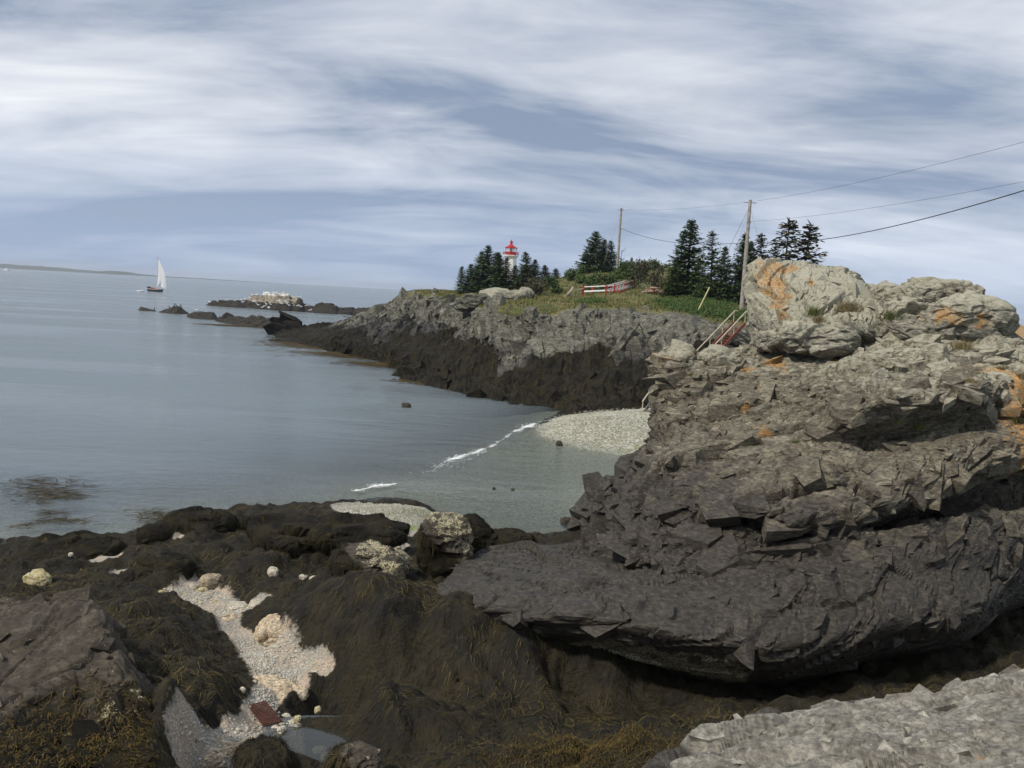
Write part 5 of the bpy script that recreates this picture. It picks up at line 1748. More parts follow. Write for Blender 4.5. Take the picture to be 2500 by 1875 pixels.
def tree(px, pyb, pyt, D, key, mat, label, rz, group, wide=1.0):
    b = P(px, pyb, D)
    zz = head_z(b[0], b[1])
    b[2] = zz - .1
    top = P(px, pyt, D)
    H_ = top[2] - b[2]
    t_ = empty('spruce_tree', b, rz)
    s_ = H_ / 8.0
    t_.scale = (s_ * wide, s_ * wide, s_)
    tag(t_, label, 'tree', group)
    obj('trunk', SP[key][0], t_)
    obj('crown', crown_mesh(key, mat), t_)


GL, GM, GR = 'spruces in front of the lighthouse', 'spruces on the hill crest', 'spruces by the near utility pole'
for a_ in (
    (1125, 707, 650, 121, 'slim', M_SPR, 'slim spruce standing alone at the left end of the lighthouse clump', .3, GL, 1.72),
    (1146, 710, 645, 120, 'full', M_SPR, 'short dense spruce second from the left in the lighthouse clump', 1.1, GL, 1.65),
    (1167, 712, 613, 119, 'full2', M_SPR, 'tall spruce left of the tallest one in the lighthouse clump', 2.0, GL, 1.50),
    (1187, 714, 600, 118, 'full', M_SPR, 'tallest spruce of the lighthouse clump', 3.1, GL, 1.42),
    (1209, 714, 615, 119, 'dense', M_SPR, 'spruce directly right of the tallest in the lighthouse clump', 4.4, GL, 1.58),
    (1219, 715, 622, 116, 'full2', M_SPR, 'bushy spruce just left of the lighthouse tower', 5.1, GL, 1.50),
    (1234, 714, 628, 119, 'slim', M_SPRB, 'reddish brown spruce touching the left side of the lighthouse', .7, GL, 1.80),
    (1254, 712, 648, 117, 'full', M_SPR, 'low pointed spruce in front of the lighthouse tower', 1.7, GL, 1.65),
    (1276, 712, 645, 115, 'small', M_SPRL, 'light green bushy spruce right below the lighthouse', 2.5, GL, 1.50),
    (1286, 712, 616, 120, 'full2', M_SPR, 'tall spruce right of the lighthouse', 3.7, GL, 1.65),
    (1303, 711, 634, 121, 'full', M_SPR, 'rightmost spruce of the lighthouse clump', 4.9, GL, 1.65),
    (1331, 672, 647, 124, 'small', M_SPRB, 'tiny brownish spruce on the skyline right of the lighthouse clump', .2, GL, 1.50),
    (1356, 667, 655, 124, 'small', M_SPR, 'tiny dark spruce on the grassy skyline', 1.2, GL, 1.95),
    (1333, 726, 686, 104, 'slim', M_SPR, 'small dark spruce alone on the grassy slope', 2.2, GL, 1.80),
    (1450, 660, 565, 119, 'broad', M_SPR, 'broad dark spruce on the hill crest left of the far pole', .9, GM, 1.20),
    (1431, 660, 612, 119, 'small', M_SPR, 'low spruce at the left foot of the broad crest spruce', 5.2, GM, 1.44),
    (1472, 659, 585, 121, 'full', M_SPR, 'spruce partly hidden behind the broad crest spruce', 2.8, GM, 1.32),
    (1493, 655, 588, 118, 'full2', M_SPR, 'open-topped spruce just left of the far utility pole', 4.0, GM, 1.38),
    (1540, 657, 628, 120, 'small', M_SPR, 'stunted little spruce right of the far utility pole', 3.3, GM, 1.08),
    (1654, 718, 562, 89, 'open', M_SPR, 'left twin of the tallest pair in the right-hand spruce grove', 1.3, GR, 1.22),
    (1676, 720, 536, 89, 'dense', M_SPR, 'tallest spruce of the right-hand grove', .4, GR, 1.40),
    (1640, 716, 640, 88, 'small', M_SPRL, 'low light green spruce at the left foot of the tall pair', 2.4, GR, 1.10),
    (1733, 727, 566, 86, 'open2', M_SPR, 'spruce with a ragged top left of the near utility pole', 2.6, GR, 1.22),
    (1763, 728, 603, 85, 'full', M_SPR, 'shorter pointed spruce between the ragged spruce and the near pole', 3.9, GR, 1.04),
    (1700, 722, 632, 88, 'full2', M_SPR, 'low spruce filling the gap right of the tall pair', 5.5, GR, 1.34),
    (1803, 732, 569, 85, 'full2', M_SPR, 'dense spruce directly behind the near utility pole', 1.9, GR, 1.16),
    (1823, 735, 590, 86, 'full', M_SPR, 'spruce right behind the near pole, lower than its neighbour', 4.6, GR, 1.16),
    (1852, 735, 570, 86, 'open', M_SPRB, 'brown tipped spruce right of the near pole', 5.0, GR, 1.28),
    (1908, 738, 537, 86, 'open2', M_SPRB, 'tall brown coned spruce second from the right', .1, GR, 1.34),
    (1880, 738, 590, 87, 'open', M_SPR, 'ragged spruce between the two brown coned ones', 3.0, GR, 1.22),
    (1950, 738, 546, 87, 'open', M_SPRB, 'rightmost brown coned spruce above the lichen block', 2.1, GR, 1.40),
):
    tree(*a_)


def dead_tree(px, pyb, pyt, D, label, seed):
    rg_ = random.Random(seed)
    b = P(px, pyb, D)
    b[2] = head_z(b[0], b[1]) - .1
    H_ = P(px, pyt, D)[2] - b[2]
    t_ = empty('dead_tree', b)
    tag(t_, label, 'tree')
    tr = MB()
    tr.tube([(0, 0, 0), (.05, 0, H_ * .5), (.15, 0, H_)], [.09, .06, .02], 6)
    tr.build('trunk', M_DEAD, t_)
    for i in range(9):
        h_ = H_ * rg_.uniform(.45, .98)
        a_ = rg_.uniform(0, 6.28)
        L_ = rg_.uniform(.4, 1.1)
        bm_ = MB()
        bm_.tube([(.1, 0, h_), (.1 + math.cos(a_) * L_ * .6, math.sin(a_) * L_ * .6, h_ + L_ * .15), (.1 + math.cos(a_) * L_, math.sin(a_) * L_, h_ + L_ * .5)], [.025, .018, .008], 5)
        bm_.build('branch', M_DEAD, t_)


dead_tree(1706, 722, 590, 87, 'bare grey dead tree among the right-hand spruces', 3)
dead_tree(1513, 657, 610, 118, 'short grey dead snag beside the far utility pole', 4)


def shrub(px, pyb, wpx, hpx, D, mat, label, seed, group=None, n_=900):
    rg_ = np.random.default_rng(seed)
    b = P(px, pyb, D)
    b[2] = head_z(b[0], b[1]) - .05
    wd_, ht_ = wpx * D / F, hpx * D / F
    t_ = empty('shrub', b)
    tag(t_, label, 'shrub', group)
    st = MB()
    for i in range(5):
        a_ = rg_.uniform(0, 6.28)
        st.tube([(0, 0, 0), (math.cos(a_) * wd_ * .15, math.sin(a_) * wd_ * .15, ht_ * .45), (math.cos(a_) * wd_ * .3, math.sin(a_) * wd_ * .3, ht_ * .8)], [.04, .03, .01], 5)
    st.build('stem', M_BARK, t_)
    cl = rg_.normal(0, 1, (9, 3)) * np.array([wd_ * .24, wd_ * .2, ht_ * .2]) + np.array([0, 0, ht_ * .58])
    p_ = cl[rg_.integers(0, 9, n_)] + rg_.normal(0, 1, (n_, 3)) * np.array([wd_ * .12, wd_ * .12, ht_ * .13])
    p_[:, 2] = np.maximum(p_[:, 2], .05)
    d_ = rg_.normal(0, 1, (n_, 3)) + np.array([0, 0, .4])
    N_ = rg_.normal(0, 1, (n_, 3)) + np.array([0, -.3, .8])
    N_ /= np.linalg.norm(N_, axis=1, keepdims=True)
    V_, F_, r_ = ribbons(p_, d_, N_, rg_.uniform(.12, .3, n_), rg_.uniform(.08, .18, n_), 1, None, 0, 0, rg_.random(n_), .4)
    obj('foliage', mk_mesh('foliage', V_, F_, mat, dict(rnd=r_), False), t_)


GS = 'shrubs on the headland hill'
for i, a_ in enumerate((
    (1571, 660, 46, 34, 112, M_SHRG, 'gnarled shrub on the crest right of the far pole'),
    (1528, 664, 44, 34, 112, M_SHR, 'yellow green bush at the foot of the far pole'),
    (1607, 656, 44, 22, 118, M_SHR, 'small green bush on the skyline between the two spruce groups'),
    (1560, 712, 60, 60, 97, M_SHRG, 'large grey brown shrub behind the woodpile'),
    (1600, 710, 50, 48, 95, M_SHRG, 'grey brown shrub right of the big shrub behind the woodpile'),
    (1486, 700, 62, 44, 98, M_SHR, 'bright green bush behind the footbridge railing'),
    (1448, 704, 60, 34, 97, M_SHR, 'dark green low bush left behind the footbridge'),
    (1520, 692, 46, 36, 103, M_SHR, 'green bush above the footbridge'),
    (1400, 690, 40, 26, 112, M_SHR, 'round bush half way up the grassy hill'),
    (1355, 735, 40, 34, 99, M_SHR, 'dark bush on the left of the grassy slope'),
    (1316, 742, 44, 36, 96, M_SHRG, 'grey bush beside the long slab boulder'),
    (1295, 736, 40, 30, 98, M_SHRG, 'grey brown bush right behind the long slab boulder'),
    (1712, 726, 34, 24, 85, M_SHR, 'bright green small bush by the yellow guy sleeve'),
    (1420, 690, 36, 22, 108, M_SHR, 'little bush on the hill above the driftwood'),
    (1545, 685, 50, 36, 104, M_SHR, 'leafy bush just below the crest right of the far pole'),
)):
    shrub(*a_, 700 + i, GS)

# ------------------------------------------------------------------ lighthouse
lb_ = P(1246, 640, 215)
lz = 4.2
gal_z = P(1246, 623, 215)[2]
lh = empty('lighthouse', (lb_[0], lb_[1], lz))
lh.scale = (1.18, 1.18, 1.0)
tag(lh, 'white tapering lighthouse tower with a red lantern behind the spruces', 'lighthouse')
hg_ = gal_z - lz
tb = MB()
tb.lathe([(2.3, -1), (2.25, 0), (1.32, hg_ - .7), (1.36, hg_ - .55)], 8, ph=.39)
tb.build('tower', M_WHITE, lh)
cr = MB()
cr.lathe([(1.36, hg_ - .6), (1.55, hg_ - .45), (1.68, hg_ - .25), (1.70, hg_ - .2), (1.70, hg_), (.5, hg_ + .68 * .02)], 8, ph=.39)
cr.build('gallery_deck', M_WHITE, lh)
lw = MB()
lw.lathe([(1.12, hg_ + .68 * .01), (1.12, hg_ + .68 * 1.0), (1.17, hg_ + .68 * 1.02), (1.17, hg_ + .68 * 1.1), (1.2, hg_ + .68 * 1.11)], 12)
lw.build('lantern_wall', M_RED, lh)
for k in range(8):
    a0, a1 = 2 * math.pi * k / 8, 2 * math.pi * (k + 1) / 8
    pn_ = MB()
    r_ = 1.07
    pn_.poly([(r_ * math.cos(a0), r_ * math.sin(a0), hg_ + .68 * 1.12), (r_ * math.cos(a1), r_ * math.sin(a1), hg_ + .68 * 1.12), (r_ * math.cos(a1), r_ * math.sin(a1), hg_ + .68 * 2.4), (r_ * math.cos(a0), r_ * math.sin(a0), hg_ + .68 * 2.4)], [(0, 1, 2, 3)])
    pn_.build('pane', M_GLASS, lh)
    ml = MB()
    ml.tube([(1.09 * math.cos(a0), 1.09 * math.sin(a0), hg_ + .68 * 1.1), (1.09 * math.cos(a0), 1.09 * math.sin(a0), hg_ + .68 * 2.45)], .045, 6)
    ml.build('mullion', M_WHITE if k % 2 else M_RED, lh)
ln_ = MB()
ln_.lathe([(.1, hg_ + .68 * 1.1), (.25, hg_ + .68 * 1.3), (.36, hg_ + .68 * 1.7), (.25, hg_ + .68 * 2.1), (.1, hg_ + .68 * 2.3)], 10)
ln_.build('lens', M_REDC, lh)
rf = MB()
rf.lathe([(1.05, hg_ + .68 * 2.4), (1.26, hg_ + .68 * 2.42), (1.29, hg_ + .68 * 2.62), (1.08, hg_ + .68 * 2.85), (.45, hg_ + .68 * 3.5), (.25, hg_ + .68 * 3.85), (.22, hg_ + .68 * 4.3)], 12)
ro = rf.build('roof', M_RED, lh)
vb = MB()
vb.lathe([(.22, hg_ + .68 * 4.3), (.33, hg_ + .68 * 4.4), (.33, hg_ + .68 * 4.75), (.15, hg_ + .68 * 4.9), (.1, hg_ + .68 * 5.2), (.05, hg_ + .68 * 5.5)], 8)
vb.build('ventilator', M_RED, ro)
for k in range(12):
    a0 = 2 * math.pi * k / 12
    pm_ = MB()
    pm_.tube([(1.6 * math.cos(a0), 1.6 * math.sin(a0), hg_), (1.6 * math.cos(a0), 1.6 * math.sin(a0), hg_ + .68 * 1.05)], .04, 5)
    pm_.build('railing_post', M_RED, lh)
for zz in (.35, .7, 1.05):
    rr_ = MB()
    rr_.tube([(1.6 * math.cos(t_), 1.6 * math.sin(t_), hg_ + .68 * zz) for t_ in np.linspace(0, 2 * math.pi, 25)], .035, 5)
    rr_.build('railing', M_RED, lh)
for k in range(6):
    a0 = 2 * math.pi * k / 6 + .2
    g2 = MB()
    g2.tube([(1.6 * math.cos(a0), 1.6 * math.sin(a0), hg_ + .68 * .9), (1.25 * math.cos(a0), 1.25 * math.sin(a0), hg_ + .68 * 2.5)], .022, 5)
    g2.build('stay', M_WHITE, lh)

# ------------------------------------------------------------------ utility poles and wires
def pole(px, pyt, D, label, rad, arms):
    t_ = P(px, pyt, D)
    bz = head_z(t_[0], t_[1], 5)
    po_ = empty('utility_pole', (t_[0], t_[1], bz - .3))
    tag(po_, label, 'utility pole')
    H_ = t_[2] - bz + .3
    pm_ = MB()
    pm_.tube([(0, 0, 0), (0, 0, H_ * .5), (0, 0, H_)], [rad * 1.25, rad * 1.05, rad * .8], 10)
    pm_.build('pole', M_WOODG, po_)
    for h_, L_ in arms:
        b_ = MB()
        b_.bar((-L_, 0, H_ - h_), (L_, 0, H_ - h_), .08, .08)
        bo = b_.build('bracket', M_STEEL, po_)
        i_ = MB()
        i_.lathe([(.02, .0), (.05, .02), (.06, .08), (.03, .14)], 8, (L_, 0, H_ - h_ + .04))
        i_.build('insulator', M_WHITE, bo)
    return np.array([t_[0], t_[1], bz - .3]), H_


pb1, pH1 = pole(1832, 488, 80, 'near grey wooden utility pole rising beside the spruces and lichen block', .16, [(.25, .55), (2.0, .22), (3.75, .22)])
pb2, pH2 = pole(1517, 508, 117, 'far thin utility pole on the hill crest beside the broad spruce', .15, [(.25, .45), (2.6, .2)])


def wire(name, label, a_, b_, sag, rad, mat=M_WIRE):
    a_, b_ = np.array(a_), np.array(b_)
    pts = []
    for s in np.linspace(0, 1, 40):
        p_ = a_ * (1 - s) + b_ * s
        p_[2] -= sag * 4 * s * (1 - s)
        pts.append(p_)
    mb_ = MB()
    mb_.tube(pts, rad, 5)
    tag(mb_.build(name, mat, None, True), label, 'wire')


t1 = lambda h_: pb1 + np.array([0.1, -.1, pH1 - h_])
t2 = lambda h_: pb2 + np.array([0.1, -.1, pH2 - h_])
wire('overhead_wire', 'top overhead wire from the near pole up to the right edge', t1(.15), P(2680, 298, 38), .35, .009)
wire('overhead_wire', 'middle overhead wire from the near pole to the right edge', t1(1.9), P(2680, 408, 38), .35, .008)
wire('overhead_wire', 'lowest thick overhead cable from the near pole to the right edge', t1(3.7), P(2680, 408, 30), .9, .024)
wire('overhead_wire', 'sagging cable between the two utility poles', t2(2.6), t1(3.7), .9, .022)
wire('overhead_wire', 'faint top wire between the two utility poles', t2(.2), t1(.15), .3, .008)
ga_ = P(1702, 752, 78)
ga_[2] = head_z(ga_[0], ga_[1])
gt = pb1 + np.array([0, 0, pH1 - .6])
gy_ = empty('guy_wire', ga_)
tag(gy_, 'slanting guy wire with a pale yellow sleeve left of the near pole', 'guy wire')
g1 = MB()
g1.tube([(0, 0, 0), tuple(gt - ga_)], .014, 5)
g1.build('wire', M_WIRE, gy_)
g2 = MB()
g2.tube([tuple((gt - ga_) * .02), tuple((gt - ga_) * .24)], .055, 7)
g2.build('sleeve', M_YEL, gy_)
for i, (px, py, D, lb) in enumerate(((1760, 720, 90, 'thin left guy wire running down from the near pole top'), (1890, 720, 84, 'thin right guy wire running down from the near pole top'))):
    e_ = P(px, py, D)
    wire('guy_wire', lb, gt, e_, 0, .009, M_STEEL)
e_ = P(1470, 655, 117)
wire('guy_wire', 'thin guy wire left of the far utility pole', pb2 + np.array([0, 0, pH2 - .5]), e_, 0, .012, M_STEEL)

# ------------------------------------------------------------------ footbridge, driftwood, woodpile
A_ = P(1423, 724, 93)
B_ = P(1478, 724, 92)
C_ = P(1526, 714, 97)
for q in (A_, B_, C_):
    q[2] = max(q[2], head_z(q[0], q[1]))
fb = empty('footbridge', A_)
tag(fb, 'small footbridge with white rails and red posts on the hillside', 'footbridge')


def R(p_):
    return tuple(np.array(p_) - A_)


off = np.array([1.0, 1.2, .1])
for nm, sgn in (('near', 0), ('far', 1)):
    o2 = off * sgn
    for p_, q_ in ((A_, B_), (B_, C_)):
        for hh, th in ((.92, .10), (.45, .16)):
            mb_ = MB()
            mb_.bar(R(p_ + o2 + np.array([0, 0, hh])), R(q_ + o2 + np.array([0, 0, hh])), .06, th)
            mb_.build('rail', M_WHITE, fb)
    for p_ in (A_, B_, C_):
        mb_ = MB()
        mb_.bar(R(p_ + o2 + np.array([0, 0, -.3])), R(p_ + o2 + np.array([0, 0, 1.0])), .20 if p_ is A_ else .13, .16)
        mb_.build('post', M_RED, fb)
    for s in np.linspace(.08, .95, 7):
        p_ = B_ * (1 - s) + C_ * s + o2
        mb_ = MB()
        mb_.bar(R(p_ + np.array([0, 0.05, .05])), R(p_ + np.array([0, .05, .92])), .07, .07)
        mb_.build('baluster', M_RED, fb)
for s in np.linspace(0, 1, 9):
    p_ = (B_ * (1 - s) + C_ * s)
    mb_ = MB()
    mb_.bar(R(p_ + np.array([0, 0, .02])), R(p_ + off + np.array([0, 0, -.08])), .3, .05)
    mb_.build('plank', M_WHITE, fb)
e0, e1 = P(1552, 697, 99), P(1508, 722, 93)
for hh in (.0, -.45):
    mb_ = MB()
    mb_.bar(R(e0 + np.array([0, 0, hh])), R(e1 + np.array([0, 0, hh + .6])), .06, .1)
    mb_.build('rail', M_WHITE, fb)
for s in np.linspace(.0, .95, 8):
    p_ = e1 * (1 - s) + e0 * s
    mb_ = MB()
    mb_.bar(R(p_ + np.array([0, 0, -.25])), R(p_ + np.array([0, 0, .6 * (1 - s) + .05])), .09, .09)
    mb_.build('baluster', M_RED, fb)
d0, d1 = P(1383, 722, 92), P(1424, 705, 93)
mb_ = MB()
mb_.tube([P(1397, 711, 92.3), P(1424, 705, 92.9)], .05, 7)
tag(mb_.build('handrail_pole', M_WOODG), 'grey pole leading left from the footbridge\'s red post', 'handrail')
mb_ = MB()
rd = random.Random(2)
b0 = P(1377, 728, 91.5)
b0[2] = head_z(b0[0], b0[1])
mb_.tube([b0, b0 + np.array([.4, 0, .35]), b0 + np.array([.75, .1, .75]), b0 + np.array([.85, .1, 1.15])], [.16, .15, .13, .09], 8)
mb_.tube([b0 + np.array([.1, .1, .1]), b0 + np.array([.7, .2, .25]), b0 + np.array([1.2, .3, .15])], [.12, .09, .05], 7)
tag(mb_.build('driftwood', M_LOGP, None, True), 'bleached driftwood stump left of the footbridge', 'driftwood')
lw_ = random.Random(12)
for i in range(34):
    px, py = lw_.uniform(1572, 1628), 0
    lay = lw_.random()
    c_ = P(px, 728, 90 + lw_.uniform(-1, 1.2))
    zz = head_z(c_[0], c_[1]) + .08 + lay * .75 * (1 - abs(px - 1598) / 34)
    a_ = lw_.uniform(-.6, .6)
    L_ = lw_.uniform(.35, .75)
    mb_ = MB()
    mb_.tube([(-L_ * math.cos(a_), -L_ * math.sin(a_), -lw_.uniform(-.08, .08)), (L_ * math.cos(a_), L_ * math.sin(a_), lw_.uniform(-.08, .08))], [lw_.uniform(.06, .11), lw_.uniform(.05, .1)], 7)
    tag(mb_.build('log', lw_.choice([M_LOG, M_LOG, M_LOGP]), None, False, (c_[0], c_[1], zz)), 'short log in the tumbled reddish woodpile on the hillside', 'log', 'logs of the woodpile')


# ------------------------------------------------------------------ stairs
def stairs(name, label, foot, top, width, mat, railmat, nst, rail=.95, rails=True):
    foot, top = np.array(foot), np.array(top)
    st_ = empty(name, foot)
    tag(st_, label, 'stairs')
    d_ = top - foot
    hz_ = np.array([d_[0], d_[1], 0])
    hz_ /= np.linalg.norm(hz_)
    sd2 = np.array([-hz_[1], hz_[0], 0])
    for s_ in (-1, 1):
        mb2 = MB()
        mb2.bar(tuple(sd2 * s_ * width / 2), tuple(d_ + sd2 * s_ * width / 2), .06, .24)
        mb2.build('stringer', mat, st_)
        if rails:
            mb2 = MB()
            mb2.tube([tuple(sd2 * s_ * width / 2 + np.array([0, 0, rail])), tuple(d_ + sd2 * s_ * width / 2 + np.array([0, 0, rail])), tuple(d_ + sd2 * s_ * width / 2 + hz_ * .5 + np.array([0, 0, rail - .02]))], .045, 7)
            mb2.build('handrail', railmat, st_)
            for q in (.03, .35, .68, .98):
                mb2 = MB()
                mb2.tube([tuple(d_ * q + sd2 * s_ * width / 2), tuple(d_ * q + sd2 * s_ * width / 2 + np.array([0, 0, rail]))], .03, 6)
                mb2.build('post', railmat, st_)
    for i in range(nst):
        p_ = d_ * ((i + .5) / nst)
        mb2 = MB()
        mb2.bar(tuple(p_ - sd2 * (width / 2 - .035) + np.array([0, 0, .05])), tuple(p_ + sd2 * (width / 2 - .035) + np.array([0, 0, .05])), .24, .04)
        mb2.build('tread', mat, st_)
    return st_


stairs('outdoor_stairs', 'rusty red steel stairs with pale handrails climbing the cliff behind the outcrop', P(1712, 888, 67.5), P(1806, 788, 71.5), 1.0, M_RUST, M_PALEW, 17)
fo = P(1580, 1019, 56.5)
stairs('outdoor_stairs', 'lower grey wooden stairs standing on the shingle beach', fo, fo + np.array([1.7, 1.7, 2.2]), .95, M_DECKW, M_PALEW, 9)

# rusty grate
g_a, g_b = PZ(626, 1719, 1.40), PZ(667, 1766, 1.40)
gc_ = (g_a + g_b) / 2
gd_ = g_b - g_a
gx_, gy2_ = gc_[0] + np.array([-.45, 0, .45]) * gd_[0], gc_[1] + np.array([-.45, 0, .45]) * gd_[1]
gz = float(near_h(gx_, gy2_).max()) + .05
gr = empty('metal_grate', (gc_[0], gc_[1], gz))
gr.rotation_euler = (0, math.radians(2), math.atan2(gd_[1], gd_[0]))
gl_ = float(np.hypot(gd_[0], gd_[1])) / .86
gr.scale = (gl_, gl_ * .95, gl_)
tag(gr, 'rusty red rectangular metal grate lying in the gully', 'grate')
for i in range(9):
    mb_ = MB()
    mb_.box((0, -.18 + i * .045, 0), (.86, .014, .03))
    mb_.build('bar', M_GRATE, gr)
for i in range(14):
    mb_ = MB()
    mb_.box((-.42 + i * .0646, 0, -.004), (.014, .372, .018))
    mb_.build('cross_bar', M_GRATE, gr)

# ------------------------------------------------------------------ grass tufts on the outcrop
bvh_o = BVHTree.FromPolygons([tuple(p) for p in OUT_V.reshape(400, 440, 3)[::2, ::2].reshape(-1, 3)], [tuple(f) for f in grid_faces(200, 220)])


def tuft(px, py, wpx, hpx, mat, label, seed, D=None, n_=160):
    rg_ = np.random.default_rng(seed)
    h = bvh_o.ray_cast(CAM, ray(px, py).normalized())
    b = np.array(h[0]) if (h[0] is not None and D is None) else P(px, py, D or 24)
    wd_, ht_ = wpx * b[1] / F, hpx * b[1] / F
    p_ = np.stack([rg_.normal(0, wd_ * .22, n_), rg_.normal(0, wd_ * .2, n_), np.full(n_, -.03)], 1)
    d_ = np.stack([rg_.normal(.15, .4, n_), rg_.normal(-.25, .35, n_), np.ones(n_)], 1)
    V_, F_, r_ = ribbons(p_, d_, np.tile([0, -1, .1], (n_, 1)), ht_ * rg_.uniform(.6, 1.3, n_), rg_.uniform(.008, .018, n_), 3, None, .02, .25, rg_.random(n_), .1)
    o_ = obj('grass_tuft', mk_mesh('grass_tuft', V_, F_, mat, dict(rnd=r_)), None, b)
    tag(o_, label, 'grass tuft')


tuft(2068, 758, 54, 34, M_DRYG, 'bushy brown grass tuft on the lichen block', 1, 24.0, 420)
tuft(1983, 768, 26, 30, M_GRNG, 'green grey grass tuft left of the brown one on the lichen block', 2, 24.1, 220)
tuft(1998, 785, 18, 24, M_DRYG, 'narrow dry grass wisp under the green grey tuft', 3, 24.0)
tuft(2178, 778, 46, 36, M_GRNG, 'pale green grass in the notch right of the lichen block', 4, 24.2, 300)
tuft(2345, 850, 50, 28, M_DRYG, 'straw coloured grass tuft below the summit boulders', 5, 22.0, 320)
tuft(2368, 938, 34, 26, M_DRYG, 'rounded dry grass tuft above the tilted front block', 6, None, 260)
tuft(2040, 858, 20, 10, M_GRNG, 'small yellow green sprig under the lichen block', 7)
tuft(1690, 915, 18, 10, M_GRNG, 'small green sprig right of the jagged knob', 8)
tuft(1815, 1090, 40, 26, M_GRNG, 'yellow green grass tuft in the crack at the left of the face', 9, None, 120)
tuft(1945, 1078, 22, 12, M_GRNG, 'little grass tuft right of the orange lichen spot on the face', 10, None, 70)
tuft(2190, 1028, 34, 22, M_GRNG, 'spiky grass tuft left on the tilted front block', 11, None, 110)
tuft(2240, 1045, 34, 24, M_GRNG, 'spiky grass tuft right on the tilted front block', 12, None, 110)
tuft(2474, 1028, 30, 22, M_GRNG, 'green sprig among red lichen at the right edge', 13, None, 90)
tuft(2492, 1150, 26, 24, M_GRNG, 'green sprig low at the right edge of the outcrop', 14, None, 90)
tuft(1756, 975, 16, 10, M_GRNG, 'small green sprig on the left plateau slope', 15, None, 60)
tuft(2440, 905, 36, 20, M_DRYG, 'brown bushy plant on the dark peaty bank at the right', 16, None, 220)
tuft(2490, 925, 36, 28, M_DRYG, 'tan grass at the right edge beside the peaty bank', 17, None, 220)

# ------------------------------------------------------------------ sailboat, dinghy, far boat
c_ = PZ(380, 712, 0)
sb = empty('sailboat', (c_[0], c_[1], 0), math.radians(-20))
tag(sb, 'sailing yacht with tall white sails and a dark hull on the open water', 'sailboat')
hl = 9.0
st_x = np.linspace(-.5, .5, 13)
hb = MB()
secs = []
for s in st_x:
    hw_ = 1.45 * (1 - abs(s * 1.9)**2.6 * (1 if s > 0 else .45)) * (1 if s < .5 else 0)
    hw_ = max(hw_, .04)
    zt = 1.05 + .35 * (s + .1)**2 * 3
    kx = s * hl
    secs.append([(kx, -hw_, zt), (kx * .97, -hw_ * .92, .5), (kx * .93, -hw_ * .6, -.2), (kx * .93, hw_ * .6, -.2), (kx * .97, hw_ * .92, .5), (kx, hw_, zt)])
vs = [p for q in secs for p in q]
fs = []
for i in range(len(secs) - 1):
    for k in range(5):
        fs.append((i * 6 + k, i * 6 + k + 1, (i + 1) * 6 + k + 1, (i + 1) * 6 + k))
fs += [tuple(range(6)), tuple(range((len(secs) - 1) * 6, len(secs) * 6))[::-1]]
hb.poly(vs, fs)
hb.build('hull', M_HULL, sb, True)
dk = MB()
dk.poly([q[0] for q in secs] + [q[5] for q in secs][::-1], [tuple(range(2 * len(secs)))])
dk.build('deck', M_TEAK, sb)
rl = MB()
rl.tube([np.array(q[0]) + np.array([0, 0, .04]) for q in secs], .07, 6)
rl.tube([np.array(q[5]) + np.array([0, 0, .04]) for q in secs], .07, 6)
rl.build('gunwale', M_WHITE, sb)
cbn = MB()
cbn.box((-.3, 0, 1.3), (3.6, 1.5, .6))
cbn.build('cabin', M_TEAK, sb)
ck = MB()
ck.box((-1.7, 0, 1.55), (1.7, 1.5, .7))
ck.build('sprayhood', M_REDC, sb)
oc_ = MB()
oc_.box((.9, 0, 1.45), (1.3, .9, .45))
oc_.build('deck_box', M_WHITE, sb)
an = MB()
an.box((-4.1, 0, 1.8), (.8, 1.6, .9))
an.build('stern_canvas', M_HULL, sb)
mH = 16.6
ms = MB()
ms.tube([(1.05, 0, 1), (1.1, 0, mH)], [.11, .07], 8)
ms.build('mast', M_STEEL, sb)
wvn = MB()
wvn.tube([(1.1, 0, mH - .9), (1.1, 0, mH + .1)], .12, 6)
wvn.build('masthead', M_HULL, sb)


def sail(name, edgeL, edgeR, belly):
    n1 = 14
    eL = hermite(np.array(edgeL, float), np.linspace(0, 1, len(edgeL)), np.linspace(0, 1, n1))
    eR = hermite(np.array(edgeR, float), np.linspace(0, 1, len(edgeR)), np.linspace(0, 1, n1))
    VV = []
    for i in range(n1):
        for s in np.linspace(0, 1, 8):
            p_ = eL[i] * (1 - s) + eR[i] * s
            VV.append((p_[0], p_[1] + belly * math.sin(math.pi * s) * (.4 + .6 * i / n1), p_[2]))
    o_ = obj(name, mk_mesh(name, np.array(VV), grid_faces(n1, 8), M_SAIL), sb)
    return o_


sail('mainsail', [(1.1, .1, 15.6), (.85, .1, 9.0), (.7, .1, 2.0)], [(1.4, .1, 15.6), (4.2, .2, 11.0), (4.7, .2, 6.4), (1.3, .1, 2.0)], -.5)
sail('headsail', [(1.4, 0, 15.2), (3.0, 0, 9.5), (3.4, 0, 5.5), (3.2, 0, 2.6)], [(1.6, 0, 15.4), (4.9, 0, 10.0), (6.0, 0, 6.0), (6.3, 0, 1.6)], -.5)
for xa, xb in ((-4.3, 1.08), (4.5, 1.1)):
    sy_ = MB()
    sy_.tube([(xa, 0, 1.2), (xb, 0, mH - .6)], .025, 5)
    sy_.build('stay', M_STEEL, sb)
pp_ = MB()
pp_.tube([(-4.4, -.8, 1.2), (-4.4, -.8, 2.0), (-4.4, .8, 2.0), (-4.4, .8, 1.2)], .04, 6)
pp_.build('pushpit', M_STEEL, sb)
c_ = PZ(343, 712, 0)
dg_ = empty('dinghy', (c_[0], c_[1], .15), math.radians(5))
tag(dg_, 'small white dinghy towed behind the yacht', 'dinghy')
db = MB()
